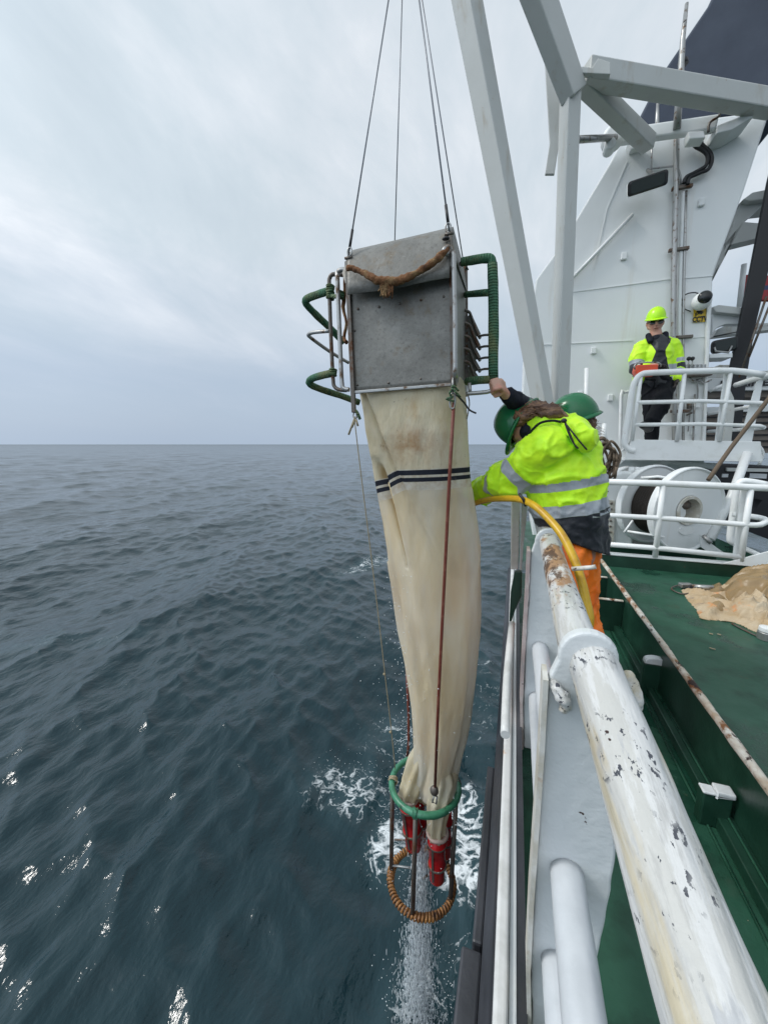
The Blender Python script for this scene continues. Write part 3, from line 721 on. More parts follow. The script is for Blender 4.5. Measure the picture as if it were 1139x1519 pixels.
# outer frames between gunwale and rail farther forward
mb = MB(); mb.pprism([(757, 745), (781, 748), (776, 800), (772, 850), (757, 849)], 2.45, .05)
mb.pprism([(752, 850), (772, 850), (772, 893), (757, 905), (752, 925), (750, 880)], 1.95, .02)
wp = empty('side_gate_frame', (.03, 2.3, -1.3), 'worn white gate post with green bracket at the ship side beyond the second plate', 'gate')
MB().pprism([(758, 742), (772, 744), (768, 845), (757, 845)], 2.45, .05).build('post', M['gunw'], wp, bevel=.006)
MB().pprism([(773, 744), (783, 748), (777, 800), (773, 850), (770, 846)], 2.30, .03).build('post', M['plate'], wp, bevel=.005)
mb = MB(); mb.pprism([(763, 848), (774, 848), (773, 885), (764, 905), (757, 926), (755, 922), (757, 880)], 2.0, .03); mb.build('bracket', M['greenwall'], wp, bevel=.004)
mb = MB(); mb.tube([P(759, 925, 1.92), P(752, 1000, 1.6), P(749, 1090, 1.25)], .016, 14, sub=4); mb.build('tube', M['gunw'], wp)

# ================================================================== MAST, GANTRY, PLATFORM
YM = 6.4
mast = empty('mast_casing', P(940, 655, YM), 'tall raked white steel mast casing with weld seams and pipes behind the man', 'mast')
poly = [(925, 200), (905, 240), (862, 312), (830, 366), (795, 414), (777, 518), (774, 600), (790, 800), (1040, 800), (1046, 655), (1056, 450), (1057, 408), (1104, 280), (1142, 163), (1030, 178)]
MB().pprism(poly, YM, 1.6).build('plating', M['mast'], mast, bevel=.02)
def strip(uv0, uv1, Y, w, th): return MB().beam(P(*uv0, Y), P(*uv1, Y), w, th, V(0, 1, 0))
def strips(mb, uvs, Y, w, th):
    for a, b in zip(uvs[:-1], uvs[1:]): mb.beam(P(*a, Y), P(*b, Y), w, th, V(0, 1, 0))
    return mb
strips(MB(), [(842, 434), (1000, 413)], YM - .004, .012, .010).build('weld_seam', M['mast'], mast)
strips(MB(), [(1010, 413), (1056, 409)], YM - .004, .012, .010).build('weld_seam', M['mast'], mast)
strips(MB(), [(790, 512), (938, 505)], YM - .004, .012, .010).build('weld_seam', M['mast'], mast)
strips(MB(), [(1010, 502), (1049, 499)], YM - .004, .012, .010).build('weld_seam', M['mast'], mast)
MB().tube([P(838, 424, YM - .04), P(938, 318, YM - .04)], .022, 10).build('diagonal_pipe', M['railing'], mast)
mb = MB(); mb.beam(P(1050, 440, YM - .03), P(1043, 655, YM - .03), .035, .05, V(0, 1, 0)); mb.build('corner_strip', M['railing'], mast, bevel=.006)
mb = MB(); mb.tube([P(1000, 655, YM - .08), P(998, 470, YM - .08), P(1002, 275, YM - .08), P(1003, 192, YM - .08)], .030, 10, sub=3); mb.build('conduit', M['steel'], mast)
mb = MB(); mb.tube([P(1008, 655, YM - .05), P(1007, 470, YM - .05), P(1013, 285, YM - .05)], .022, 8, sub=3); mb.build('conduit', M['mast'], mast)
mb = MB(); mb.tube([P(1013, 655, YM - .06), P(1013, 470, YM - .06), P(1017, 283, YM - .06)], .016, 8, sub=3); mb.build('conduit', M['steel'], mast)
mb = MB(); mb.tube([P(966, 208, YM - .05), P(966, 250, YM - .05), P(1004, 246, YM - .05), P(1009, 262, YM - .05), P(1009, 280, YM - .05)], .012, 8); mb.build('conduit', M['steel'], mast)
for (u, v) in ((1003, 370), (1009, 500), (1008, 278), (1005, 610)):
    mb = MB(); mb.box(P(u + 3, v, YM - .07), (.22, .05, .04)); mb.build('pipe_clamp', M['dsteel'], mast, bevel=.008)
for pts in ([(1029, 205), (1030, 216), (1043, 224), (1049, 232), (1046, 246), (1030, 256), (1017, 263), (1014, 272)], [(1039, 205), (1040, 214), (1052, 226), (1055, 238), (1050, 251), (1036, 257), (1022, 264), (1019, 274)]):
    mb = MB(); mb.tube([P(u, v, YM - .10) for u, v in pts], .022, 10, sub=4); mb.build('black_hose', M['black'], mast)
# head structure on the mast
mb = MB(); mb.beam(P(905, 206, YM - .25), P(1062, 184, YM - .25), .10, .15, V(0, 0, 1)); mb.build('cross_arm', M['mast'], mast, bevel=.02)
mb = MB(); mb.lathe([(0, -.10), (.10, -.10), (.13, -.05), (.13, .05), (.09, .10), (0, .10)], P(908, 206, YM - .3), V(0, 1, .1), 20); mb.build('pivot_boss', M['mast'], mast, bevel=.02)
mb = MB(); mb.lathe([(0, -.08), (.065, -.08), (.065, .08), (0, .08)], P(903, 219, YM - .45), V(0, 1, 0), 14); mb.build('pivot_eye', M['mast'], mast, bevel=.015)
MB().pprism([(1062, 186), (1098, 172), (1118, 172), (1086, 192), (1062, 198)], YM - .3, .3).build('arm_gusset', M['mast'], mast, bevel=.01)
MB().pprism([(930, 213), (960, 215), (935, 222)], YM - .1, .1).build('arm_gusset', M['mast'], mast, bevel=.01)
mb = MB(); mb.pprism([(1020, 195), (1044, 194), (1046, 204), (1022, 206)], YM - .4, .15); mb.build('junction_box', M['railing'], mast, bevel=.01)
MB().tube([P(1068, 160, YM - .35), P(1066, 172, YM - .35), P(1052, 182, YM - .35), P(1050, 196, YM - .35)], .014, 8, sub=3).build('cable_loop', M['dsteel'], mast)
# pipes at the mast foot
for k in range(4):
    u0 = 968 + k * 6
    mb = MB(); mb.tube([P(u0, 706, YM - .3), P(u0, 694 - k, YM - .3), P(u0 + 8, 687 - k * .5, YM - .3), P(u0 + 22, 685 + k, YM - .3), P(1062, 690 + k * 1.5, YM - .3)], .022, 8, sub=3); mb.build('foot_pipe', M['railing'], mast)
tag(MB().tube([P(868, 655, YM - .7), P(870, 546, YM - .7)], .028, 10).build('vent_pipe', M['railing'], None), 'slim white upright pipe in front of the mast casing beside the green helmet', 'pipe')

def floodlight(c, w, h, d, rot, lab, open_=False, tray=True):
    e = empty('floodlight', c, lab, 'floodlight')
    mb = MB()
    def rr(sx, sz, y, n=6):
        out = []
        for (ax, az_) in ((1, 1), (-1, 1), (-1, -1), (1, -1)):
            a0 = {(1, 1): 0, (-1, 1): 90, (-1, -1): 180, (1, -1): 270}[(ax, az_)]
            for k in range(n): 
                a = R(a0 + 90 * k / (n - 1)); rad = min(sx, sz) * .45
                out.append(Vector(c) + rot @ V(ax * (sx - rad) + rad * math.cos(a), y, az_ * (sz - rad) + rad * math.sin(a)))
        return out
    A = rr(w / 2 * .8, h / 2 * .75, d / 2); B = rr(w / 2, h / 2, -d * .1); Cc = rr(w / 2, h / 2, -d / 2)
    n = len(A); vs = A + B + Cc
    fs = [tuple(range(n))] + [(i, (i + 1) % n, n + (i + 1) % n, n + i) for i in range(n)] + [(n + i, n + (i + 1) % n, 2 * n + (i + 1) % n, 2 * n + i) for i in range(n)]
    mb.add(vs, fs, False); mb.f.append(tuple(range(3 * n - 1, 2 * n - 1, -1))); mb.sm.append(False)
    mb.build('housing', M['railing'] if tray else M['black'], e, bevel=.003)
    mb = MB(); D = rr(w / 2 * 1.02, h / 2 * 1.02, -d / 2 - .004); E_ = rr(w / 2 * .86, h / 2 * .80, -d / 2 - .018)
    vs = D + E_; mb.add(vs, [(i, (i + 1) % n, n + (i + 1) % n, n + i) for i in range(n)] + [tuple(range(n))]); mb.build('bezel', M['black'], e)
    mb = MB(); G = rr(w / 2 * .85, h / 2 * .79, -d / 2 - .012); G2 = [p + rot @ V(0, -.004, 0) for p in G]; mb.add(G + G2, [tuple(range(n)), tuple(range(2 * n - 1, n - 1, -1))] + [(i, n + i, n + (i + 1) % n, (i + 1) % n) for i in range(n)]); mb.build('glass', M['lensglass'], e)
    return e
rotf = Matrix.Rotation(R(-9), 3, 'Y') @ Matrix.Rotation(R(20), 3, 'X')
fl = floodlight(P(957, 274, YM - .35), .41, .15, .14, rotf, 'wide grey floodlight high on the white mast casing')
MB().pprism([(935, 269), (977, 256), (984, 261), (984, 267), (938, 272), (934, 272)], YM - .33, .12).build('top_shell', M['railing'], fl, bevel=.012)
MB().tube([P(968, 262, YM - .3), P(968, 258, YM - .12), P(960, 252, YM)], .02, 8).build('bracket', M['steel'], fl)
rotg = Matrix.Rotation(R(-8), 3, 'Y') @ Matrix.Rotation(R(8), 3, 'X')
f2 = floodlight(P(1071, 513, YM + .3), .27, .17, .14, rotg, 'small black floodlight on a shelf to the right of the mast', tray=False)
MB().tube([P(1059, 515, YM + .2), P(1061, 521, YM + .2), P(1080, 523, YM + .2), P(1085, 513, YM + .2)], .012, 8).build('yoke', M['steel'], f2)
e = empty('side_shelf', P(1068, 528, YM + .3), 'narrow white shelf carrying the small black floodlight', 'shelf')
MB().pprism([(1052, 525), (1086, 524), (1086, 530), (1052, 531)], YM + .2, .3).build('plate', M['mast'], e, bevel=.004)

# CCTV camera and sign
cc = empty('security_camera', P(1041, 446, YM - .12), 'round white security camera with a dark lens above the yellow sign', 'security camera')
MB().ball(P(1040, 447, YM - .12), .105, 20, 14).build('dome', M['railing'], cc)
MB().lathe([(0, -.16), (.055, -.155), (.075, -.13), (.075, -.07)], P(1041, 446, YM - .09), V(.15, 1, -.05), 20, True).build('lens', M['blackgloss'], cc)
MB().tube([P(1010, 447, YM - .03), P(1016, 437, YM - .05), P(1030, 434, YM - .05), P(1040, 438, YM - .05)], .008, 8, sub=3).build('cable', M['black'], cc)
MB().tube([P(1010, 447, YM - .03), P(1013, 457, YM - .03), P(1024, 462, YM - .03)], .006, 8, sub=3).build('cable', M['black'], cc)
sg = empty('warning_sign', P(1038, 467, YM - .03), 'yellow sign with a camera symbol and the letters CCTV', 'sign')
MB().pprism([(1028.5, 458), (1046.8, 457.5), (1046.5, 477), (1028, 478)], YM - .02, .012).build('panel', M['yellow'], sg)
def text(s, name, c, h, m, parent, width=None, rot=(math.pi / 2, 0, 0), bold=0.0):
    cu = bpy.data.curves.new(name, 'FONT'); cu.body = s; cu.size = h * 1.38; cu.align_x = 'CENTER'; cu.align_y = 'CENTER'; cu.extrude = .001; cu.offset = bold
    o = bpy.data.objects.new('t', cu); C.objects.link(o)
    dg = bpy.context.evaluated_depsgraph_get(); me = bpy.data.meshes.new_from_object(o.evaluated_get(dg)); bpy.data.objects.remove(o)
    xs = [v.co.x for v in me.vertices]; ww = max(xs) - min(xs)
    if width: me.transform(Matrix.Diagonal((width / ww, 1, 1, 1)))
    from mathutils import Euler
    me.transform(Matrix.Translation(c) @ Euler(rot).to_matrix().to_4x4()); me.name = name; me.materials.clear()
    return link_mesh(name, me, m, parent)
text('CCTV', 'lettering', P(1037.4, 473.6, YM - .026), .062, M['black'], sg, width=.165, bold=.004)
mb = MB(); mb.beam(P(1033.5, 461, YM - .026), P(1041.5, 464.5, YM - .026), .035, .004, V(0, 1, 0)); mb.beam(P(1033, 466.3, YM - .026), P(1038, 464, YM - .026), .010, .003, V(0, 1, 0)); mb.beam(P(1031.5, 464.3, YM - .026), P(1031.5, 468.5, YM - .026), .012, .003, V(0, 1, 0)); mb.build('camera_symbol', M['black'], sg)

# valve bank on the mast
vb = empty('valve_bank', P(1030, 555, YM - .1), 'hydraulic valve block with two black-knobbed levers on the mast behind the railing', 'valves')
mb = MB(); mb.box(P(1029, 553, YM - .1), (.36, .14, .10)); mb.build('block', M['dsteel'], vb, bevel=.01)
for k in range(5):
    MB().lathe([(0, -.05), (.028, -.05), (.028, .05), (0, .05)], P(1018 + k * 6, 547, YM - .12), V(0, 0, 1), 10).build('valve_cap', M['steel'], vb)
for u in (1020, 1025.5):
    lv = MB().tube([P(u, 552, YM - .15), P(u + 1, 534, YM - .18)], .007, 8).build('lever', M['steel'], vb)
    MB().ball(P(u + 1, 532, YM - .18), .026, 12, 8).build('knob', M['black'], lv)
for k, (u, v) in enumerate(((1012, 553), (1022, 560), (1035, 562))):
    MB().tube([P(u, v, YM - .05), P(u + 8, v + 6, YM - .05), P(u + 20, v + 1, YM - .05)], .010, 8, sub=3).build('pipe', M['steel'], vb)
MB().tube([P(1033, 562, YM - .05), P(1034, 590, YM - .03), P(1024, 608, YM - .03), P(1020, 640, YM - .03)], .008, 6, sub=3).build('cable', M['steel'], vb)

for k, (u, v) in enumerate(((880, 520), (905, 590), (860, 585), (1033, 600), (1028, 640), (1040, 300), (925, 380))):
    MB().box(P(u, v, YM - .02), (.07, .04, .09)).build('eye_pad', M['mast'], mast, bevel=.01)
MB().tube([P(1030, 585, YM - .04), P(1029, 620, YM - .04), P(1027, 655, YM - .04)], .012, 8).build('conduit', M['steel'], mast)
MB().tube([P(1022, 598, YM - .06), P(1022, 606, YM - .06)], .03, 10).build('valve_cap', M['dsteel'], mast)
MB().tube([P(1026, 612, YM - .06), P(1018, 616, YM - .08)], .012, 8).build('valve_handle', M['dsteel'], mast)
strips(MB(), [(930, 240), (900, 310), (880, 400)], YM - .003, .010, .008).build('weld_seam', M['mast'], mast)
# funnel
fn = MB().pprism([(1068, -30), (1050, 8), (982, 108), (947, 176), (948, 196), (1180, 150), (1180, -40)], YM + 1.4, 1.5).build('funnel', M['navy'], None, bevel=.03)
tag(fn, 'dark navy blue funnel casing rising behind the white mast', 'funnel')
an = empty('aerial', P(1008, 200, YM - .3), 'tall thin grey aerial pole rising in front of the navy funnel', 'aerial')
MB().tube([P(1003, 192, YM - .3), P(1008, 130, YM - .3), P(1012, 60, YM - .3), P(1018, 5, YM - .3)], [.040, .034, .026, .018], 10).build('pole', M['steel'], an)
MB().pprism([(1014, 18), (1017, 6), (1019, 6), (1018, 28), (1013, 32)], YM - .36, .02).build('pennant_plate', M['steel'], an)
MB().tube([P(1012, 90, YM - .26), P(1013, 97, YM - .26)], .05, 10).build('clamp', M['black'], an)
MB().tube([P(974, 205, YM - .2), P(974, 180, YM - .2), P(975, 152, YM - .2)], [.022, .022, .014], 8).build('stub', M['steel'], an)

# A-frame gantry
ga = empty('gantry', P(818, 590, 5.3), 'tall grey-white steel launching gantry leaning out over the ship side', 'gantry')
def gbeam(a, b, w, h, hint, w1=None, h1=None): 
    return MB().beam(a, b, w, h, hint, w1, h1)
gbeam(P(822, 690, 5.2), P(681, -60, 4.6), .15, .19, V(.75, -.66, 0), .185, .23).build('leg', M['beam'], ga, bevel=.012)
gbeam(P(826, 690, 5.35), P(846, 128, 5.1), .15, .16, V(.5, -.86, 0)).build('strut', M['beam'], ga, bevel=.012)
gbeam(P(851, 142, 5.1), P(778, -60, 4.6), .24, .16, V(.7, -.7, 0), .27, .18).build('upper_arm', M['beam'], ga, bevel=.012)
MB().pprism([(808, 92), (850, 140), (838, 152), (822, 258), (808, 258), (815, 212)], 5.32, .04).build('web_plate', M['beam'], ga, bevel=.006)
gbeam(P(868, 108, 5.15), P(1150, 156, 6.2), .17, .20, V(0, 0, 1)).build('tie_beam', M['beam'], ga, bevel=.014)
MB().pprism([(862, 98), (878, 100), (887, 86), (905, 92), (905, 110), (862, 108)], 5.05, .06).build('lug_plate', M['beam'], ga, bevel=.006)
gbeam(P(862, 118, 5.2), P(962, 214, 6.15), .15, .17, V(0, 0, 1)).build('diagonal_brace', M['beam'], ga, bevel=.012)
MB().tube([P(856, 207, 5.3), P(912, 204, 6.0)], .035, 12).build('hydraulic_rod', M['steel'], ga)

# operator platform
YP = 5.5
pl = empty('operator_platform', P(1030, 670, YP), 'white operator platform with tube railing carrying the man in the lime helmet', 'platform')
MB().pprism([(936, 652), (1128, 655), (1130, 685), (926, 682)], YP, .03).build('toe_board', M['railing'], pl, bevel=.004)
MB().prism([P(926, 683, YP + .03), P(1128, 684, YP + .03), P(1128, 682, YP + .03) + V(0, .87, 0), P(926, 681, YP + .03) + V(0, .87, 0)], (0, 0, .03)).build('floor', M['mast'], pl)
MB().pprism([(926, 682), (936, 652), (937, 655), (917, 672), (913, 683), (909, 698)], YP + .2, .03).build('side_plate', M['mast'], pl)
rr_ = .030
def ptube(name, uvY, r, sub=1, mt='railing', par=pl): return MB().tube([P(u, v, y) for u, v, y in uvY], r, 12, sub=sub).build(name, M[mt], par)
ptube('top_rail', [(1132, 556, YP), (1085, 550, YP), (1020, 551, YP), (965, 553, YP), (952, 555, YP), (943, 563, YP), (937, 580, YP), (931, 620, YP), (926, 652, YP), (927, 661, YP), (933, 667, YP), (941, 669, YP)], .034, 3)
ptube('mid_rail', [(944, 597, YP), (1040, 595, YP), (1128, 598, YP), (1134, 600, YP)], .024)
ptube('low_rail', [(940, 630, YP), (1040, 629, YP), (1126, 632, YP), (1132, 634, YP)], .022)
for (a, b) in (((950, 558), (937, 653)), ((1015, 553), (1003, 655)), ((1083, 553), (1066, 655))): ptube('post', [(*a, YP), (*b, YP)], .022)
for poly_ in ([(1074, 553), (1084, 553), (1068, 655), (1060, 655)], [(1122, 566), (1132, 562), (1115, 655), (1096, 655)]):
    MB().pprism(poly_, YP + .05, .02).build('plate_post', M['mast'], pl, bevel=.003)
MB().pprism([(1081, 575), (1088, 590), (1089, 610), (1084, 655), (1072, 655)], YP + .5, .04).build('plate_post', M['beam'], pl, bevel=.003)
ptube('return_rail', [(1132, 556, YP), (1134, 560, YP + .05), (1120, 562, YP + .3), (1091, 571, YP + .8)], .032, 3)
ptube('return_rail', [(1134, 600, YP), (1118, 602, YP + .3), (1086, 608, YP + .8), (1050, 614, YP + 1.2)], .022, 2)
ptube('return_rail', [(1132, 634, YP), (1118, 636, YP + .3), (1086, 638, YP + .8), (1050, 640, YP + 1.2)], .022, 2)
ptube('return_rail', [(1075, 570, YP + 1), (1052, 580, YP + 1.1)], .024)
ptube('gate_post', [(919, 683, YP + .7), (921, 588, YP + .7), (926, 582, YP + .7), (938, 580, YP + .7)], .022, 2)
ptube('support_strut', [(1108, 672, YP), (1085, 735, YP - .2), (1053, 800, YP - .4)], .045)

# shelves (radar wings) right of the mast
wg = empty('wing_bracket', P(1100, 470, YM + .8), 'pair of white sloping wing platforms bracketed to the aft side of the mast', 'bracket')
def wing(top, under, web, Y):
    MB().pprism(top, Y, .5).build('wing_plate', M['beam'], wg, bevel=.01)
    MB().pprism(web, Y + .1, .2).build('web_plate', M['beam'], wg, bevel=.01)
wing([(1101, 296), (1116, 285), (1160, 276), (1160, 292), (1112, 298)], None, [(1101, 296), (1145, 292), (1103, 329), (1128, 331), (1160, 326), (1160, 344), (1072, 366), (1060, 400)], YM + .6)
MB().pprism([(1056, 455), (1066, 452), (1102, 456), (1111, 462), (1103, 467), (1062, 463)], YM + .4, .5).build('wing_plate', M['beam'], wg, bevel=.01)
MB().pprism([(1057, 458), (1105, 465), (1103, 481), (1075, 481), (1063, 486), (1056, 496), (1056, 470)], YM + .5, .12).build('web_plate', M['mast'], wg, bevel=.01)
MB().pprism([(1057, 500), (1064, 488), (1078, 482), (1160, 478), (1160, 487), (1057, 499)], YM + 1.0, .2).build('wing_plate', M['beam'], wg, bevel=.01)
tag(MB().tube([P(1096, 455, YM + 1.2), P(1103, 392, YM + 1.2)], .035, 12).build('exhaust_pipe', M['mast'], None), 'short white upright pipe between the mast and the black post', 'pipe')
tag(MB().pprism([(1139, 268), (1160, 180), (1185, 190), (1139, 405), (1120, 485), (1107, 560), (1098, 655), (1074, 655), (1083, 545), (1110, 415)], YM + .3, .06).build('black_post', M['black'], None, bevel=.01), 'dark raking steel post right of the mast behind the railing', 'post')
fg = empty('boxed_banner', P(1130, 430, YM + 2.2), 'red and blue patch seen high behind the dark post at the picture edge', 'banner')
MB().pprism([(1104, 408), (1112, 407), (1112, 418), (1106, 440)], YM + 1.5, .1).build('red_panel', M['redflag'], fg)
MB().pprism([(1120, 410), (1180, 405), (1180, 422), (1118, 424)], YM + 2.2, .1).build('red_panel', M['redflag'], fg)
MB().pprism([(1116, 424), (1180, 422), (1180, 430), (1115, 444)], YM + 2.2, .12).build('blue_panel', M['blueflag'], fg)
MB().pprism([(1122, 430), (1180, 430), (1180, 446), (1122, 444)], YM + 2.15, .1).build('red_panel', M['redflag'], fg)
for k, (a, b, lab) in enumerate((((1136, 440), (1096, 560), 'thin dark rope running down along the black post'), ((1150, 430), (1110, 530), 'second thin dark rope slanting beside the black post'))):
    tag(MB().tube([P(*a, YM + .1), P(*b, YM + .1)], .014, 8).build('rope', M['dsteel'], None), lab, 'rope')
tag(MB().tube([P(1160, 560, 5.2), P(1139, 592, 5.2), P(1085, 662, 5.1), P(1050, 712, 4.9)], .021, 10, sub=2).build('stay_rope', M['coilrope'], None), 'thick brown rope slanting down past the platform railing to the winch', 'rope')

# deck house with slatted side, band with lettering
dh = empty('deck_house', P(1090, 620, 8), 'low white and brown slatted deck house behind the platform railing', 'deck house')
MB().pprism([(1040, 612), (1190, 610), (1190, 672), (1040, 672)], 8.0, 1.2).build('wall', M['brownbox'], dh)
for k in range(6): MB().pprism([(1040, 618 + k * 9), (1190, 616 + k * 9), (1190, 618 + k * 9), (1040, 620 + k * 9)], 7.97, .03).build('slat', M['black'], dh)
MB().pprism([(1040, 561), (1190, 558), (1190, 578), (1040, 580)], 7.8, .9).build('band', M['mast'], dh, bevel=.01)
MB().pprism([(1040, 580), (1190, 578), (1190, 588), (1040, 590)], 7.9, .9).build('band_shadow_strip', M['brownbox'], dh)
MB().pprism([(1040, 553), (1190, 548), (1190, 558), (1040, 561)], 7.9, .9).build('roof', M['beam'], dh, bevel=.01)
MB().pprism([(1040, 604), (1190, 601), (1190, 610), (1040, 612)], 7.9, 1.).build('ledge', M['mast'], dh, bevel=.01)
MB().pprism([(1066, 541), (1086, 541), (1086, 552), (1064, 552)], 7.9, .4).build('roof_box', M['flange'], dh, bevel=.01)
text('MARINE', 'lettering', P(1103, 569, 7.78), .10, M['black'], dh, width=.62, bold=.006)

# right edge: dark hull block with pale windows
bk = empty('dark_container', P(1110, 720, 6.8), 'black box structure with pale rectangles beyond the winch at the ship edge', 'container')
MB().pprism([(1064, 690), (1200, 696), (1200, 820), (1139, 800), (1107, 786), (1107, 770), (1130, 742), (1113, 738), (1108, 733), (1060, 724)], 7.2, 1.2).build('body', M['black'], bk)
MB().pprism([(1071, 703), (1080, 703), (1079, 708), (1070, 708)], 7.18, .02).build('pale_panel', M['lowpipe'], bk)
MB().pprism([(1112, 702), (1137, 703), (1136, 710), (1111, 709)], 7.18, .02).build('pale_panel', M['lowpipe'], bk)
MB().pprism([(1078, 694), (1200, 697), (1200, 701), (1078, 699)], 7.15, .05).build('rim', M['beam'], bk)
MB().tube([P(1125, 690, 6.5), P(1131, 672, 6.5), P(1124, 660, 6.5)], .02, 8, sub=3).build('hoop', M['railing'], bk)

# winch
wn = empty('cable_winch', P(1000, 810, 5.2), 'large white cable winch with round flanges behind the lower railing', 'winch')
ax = V(.50, -.87, 0); c1 = P(1019, 757, 5.0)
def flange(c, rad, th=.05):
    mb = MB(); mb.lathe([(.13, 0), (.17, .015), (rad - .03, .015), (rad - .012, .035), (rad, .03), (rad + .006, 0), (rad, -th), (.13, -th)], c, ax, 56); return mb
flange(c1, .47).build('drum_flange', M['mast'], wn)
MB().lathe([(.165, .02), (.16, .035), (.13, .035), (.125, -.12), (0, -.12)], c1, ax, 32).build('hub_ring', M['flange'], wn)
MB().lathe([(0, -.03), (.07, -.03), (.07, -.1)], c1 + V(-.03, 0, -.04), ax, 20).build('hub_cap', M['mast'], wn, bevel=.008)
MB().ball(c1 + ax * (-.06) + V(.02, 0, .05), (.06, .03, .05), 10, 8).build('grease_nipple', M['dsteel'], wn)
mb = MB(); sd, u_ = frame(ax); cpl = c1 + ax * .017 + V(0, 0, -.22)
mb.prism([cpl + sd * (.10 * math.cos(a)) + Vector((0, 0, 1)) * .05 * math.sin(a) for a in [2 * math.pi * k / 24 for k in range(24)]], ax * .01); mb.build('name_plate', M['railing'], wn)
mb = MB(); prof = [(.33 + .012 * (k % 2), -.06 - k * .016) for k in range(22)]; mb.lathe(prof, c1, ax, 48, True); mb.build('wound_cable', M['cablebrown'], wn)
c2 = c1 - ax * .44
flange(c2, .47).build('drum_flange', M['mast'], wn)
mb = MB(); mb.lathe([(.36, -.05), (.36, -.35), (0, -.35)], c2, ax, 40); mb.build('brake_drum', M['flange'], wn)
c3 = c2 - ax * .36
flange(c3, .44).build('drum_flange', M['mast'], wn)
MB().pprism([(893, 712), (925, 700), (938, 702), (938, 812), (893, 806)], 5.35, .5).build('gearbox', M['mast'], wn, bevel=.02)
MB().pprism([(903, 742), (912, 742), (910, 808), (900, 806)], 5.30, .05).build('bolted_flange', M['flange'], wn, bevel=.004)
for k in range(7): MB().ball(P(906.5 - k * .4, 747 + k * 8.5, 5.29), .014, 8, 6).build('bolt', M['dsteel'], wn)
for k in range(6): MB().ball(P(898 + (k % 2) * 3, 722 + k * 7, 5.34), .010, 8, 6).build('bolt', M['dsteel'], wn)
for k in range(4): MB().lathe([(0, .05), (.03, .05), (.035, 0), (.035, -.06)], P(936 + k * 9, 699, 5.4), V(0, 0, 1), 12, True).build('oil_cap', M['railing'], wn)
MB().pprism([(930, 700), (968, 700), (968, 708), (930, 708)], 5.38, .2).build('valve_block', M['mast'], wn, bevel=.01)
MB().tube([P(950, 709, 5.0), P(975, 707, 4.95), P(1003, 711, 4.9)], .016, 10).build('guard_tube', M['railing'], wn)
MB().tube([P(930, 788, 4.9), P(955, 792, 4.85), P(985, 797, 4.8)], .014, 10).build('guard_tube', M['railing'], wn)
MB().tube([P(925, 790, 4.95), P(938, 772, 5.0)], .012, 8).build('guard_tube', M['railing'], wn)
MB().pprism([(900, 806), (1010, 812), (1060, 800), (1062, 835), (900, 826)], 5.4, .4).build('base', M['greenwall'], wn)
MB().pprism([(1040, 795), (1062, 812), (1085, 828), (1060, 826), (1040, 812)], 4.95, .05).build('foot', M['mast'], wn)
MB().tube([P(1042, 794, 4.95), P(1054, 806, 4.9)], .02, 10).build('brake_handle', M['steel'], wn)

# rope coil on a horn
cl = empty('rope_coil', P(898, 690, 5.0), 'tangled brown rope coil hanging from a white horn beside the lower railing', 'rope coil')
hn = MB().tube([P(896, 662, 5.1), P(895, 646, 5.05), P(896, 628, 5.05)], [.05, .03, .022], 12)
tag(hn.build('rope_horn', M['railing'], None, bevel=0), 'white upright horn holding the brown rope coil', 'horn')
rnd = random.Random(5)
for k in range(11):
    cx_, cy_ = 897 + rnd.uniform(-7, 9), 680 + rnd.uniform(-10, 14); ru = rnd.uniform(9, 17); rv = rnd.uniform(16, 27)
    pts = []; ph = rnd.uniform(0, 6)
    for j in range(16):
        a = 2 * math.pi * j / 16
        pts.append(P(cx_ + ru * math.cos(a) * (1 + .15 * math.sin(3 * a + ph)), cy_ + rv * math.sin(a) * (1 + .1 * math.cos(2 * a + ph)), 5.0 + rnd.uniform(-.05, .05) + .05 * math.sin(2 * a + ph)))
    MB().tube(pts, .014, 8, closed=True, sub=3).build('rope_loop', M['coilrope'], cl)

# lower railing across the deck
YR = 4.45
lr = empty('deck_railing', P(1000, 828, YR), 'white tube railing with three bars along the end of the green deck', 'railing')
def rt(name, uvY, r, sub=1): return MB().tube([P(u, v, y) for u, v, y in uvY], r, 14, sub=sub).build(name, M['railing'], lr)
rt('top_rail', [(870, 714, YR), (980, 717, YR), (1139, 724, YR), (1230, 729, YR)], .032)
rt('mid_rail', [(870, 763, YR), (985, 769, YR), (1100, 778, YR), (1128, 778, YR), (1136, 772, YR + .05), (1126, 768, YR + .12), (1105, 765, YR + .15)], .026, 2)
rt('low_rail', [(870, 805, YR), (985, 814, YR), (1098, 826, YR)], .026)
for a, b in (((983, 718), (971, 826)), ((1113, 724), (1098, 832))): rt('post', [(*a, YR), (*b, YR)], .026)
rt('end_post', [(1139, 720, YR + .25), (1105, 714, YR + .25), (1094, 720, YR + .25), (1090, 745, YR + .25), (1083, 795, YR + .25), (1086, 804, YR + .25), (1096, 808, YR + .25)], .034, 3)
MB().pprism([(1099, 726), (1108, 726), (1094, 832), (1087, 830)], YR + .05, .03).build('plate_post', M['railing'], lr, bevel=.005)
rt('foot_tube', [(1098, 811, YR + .1), (1118, 820, YR + .05), (1130, 826, YR)], .022)
rt('rail_stub', [(1086, 763, YR + .1), (1092, 764, YR + .08)], .022)

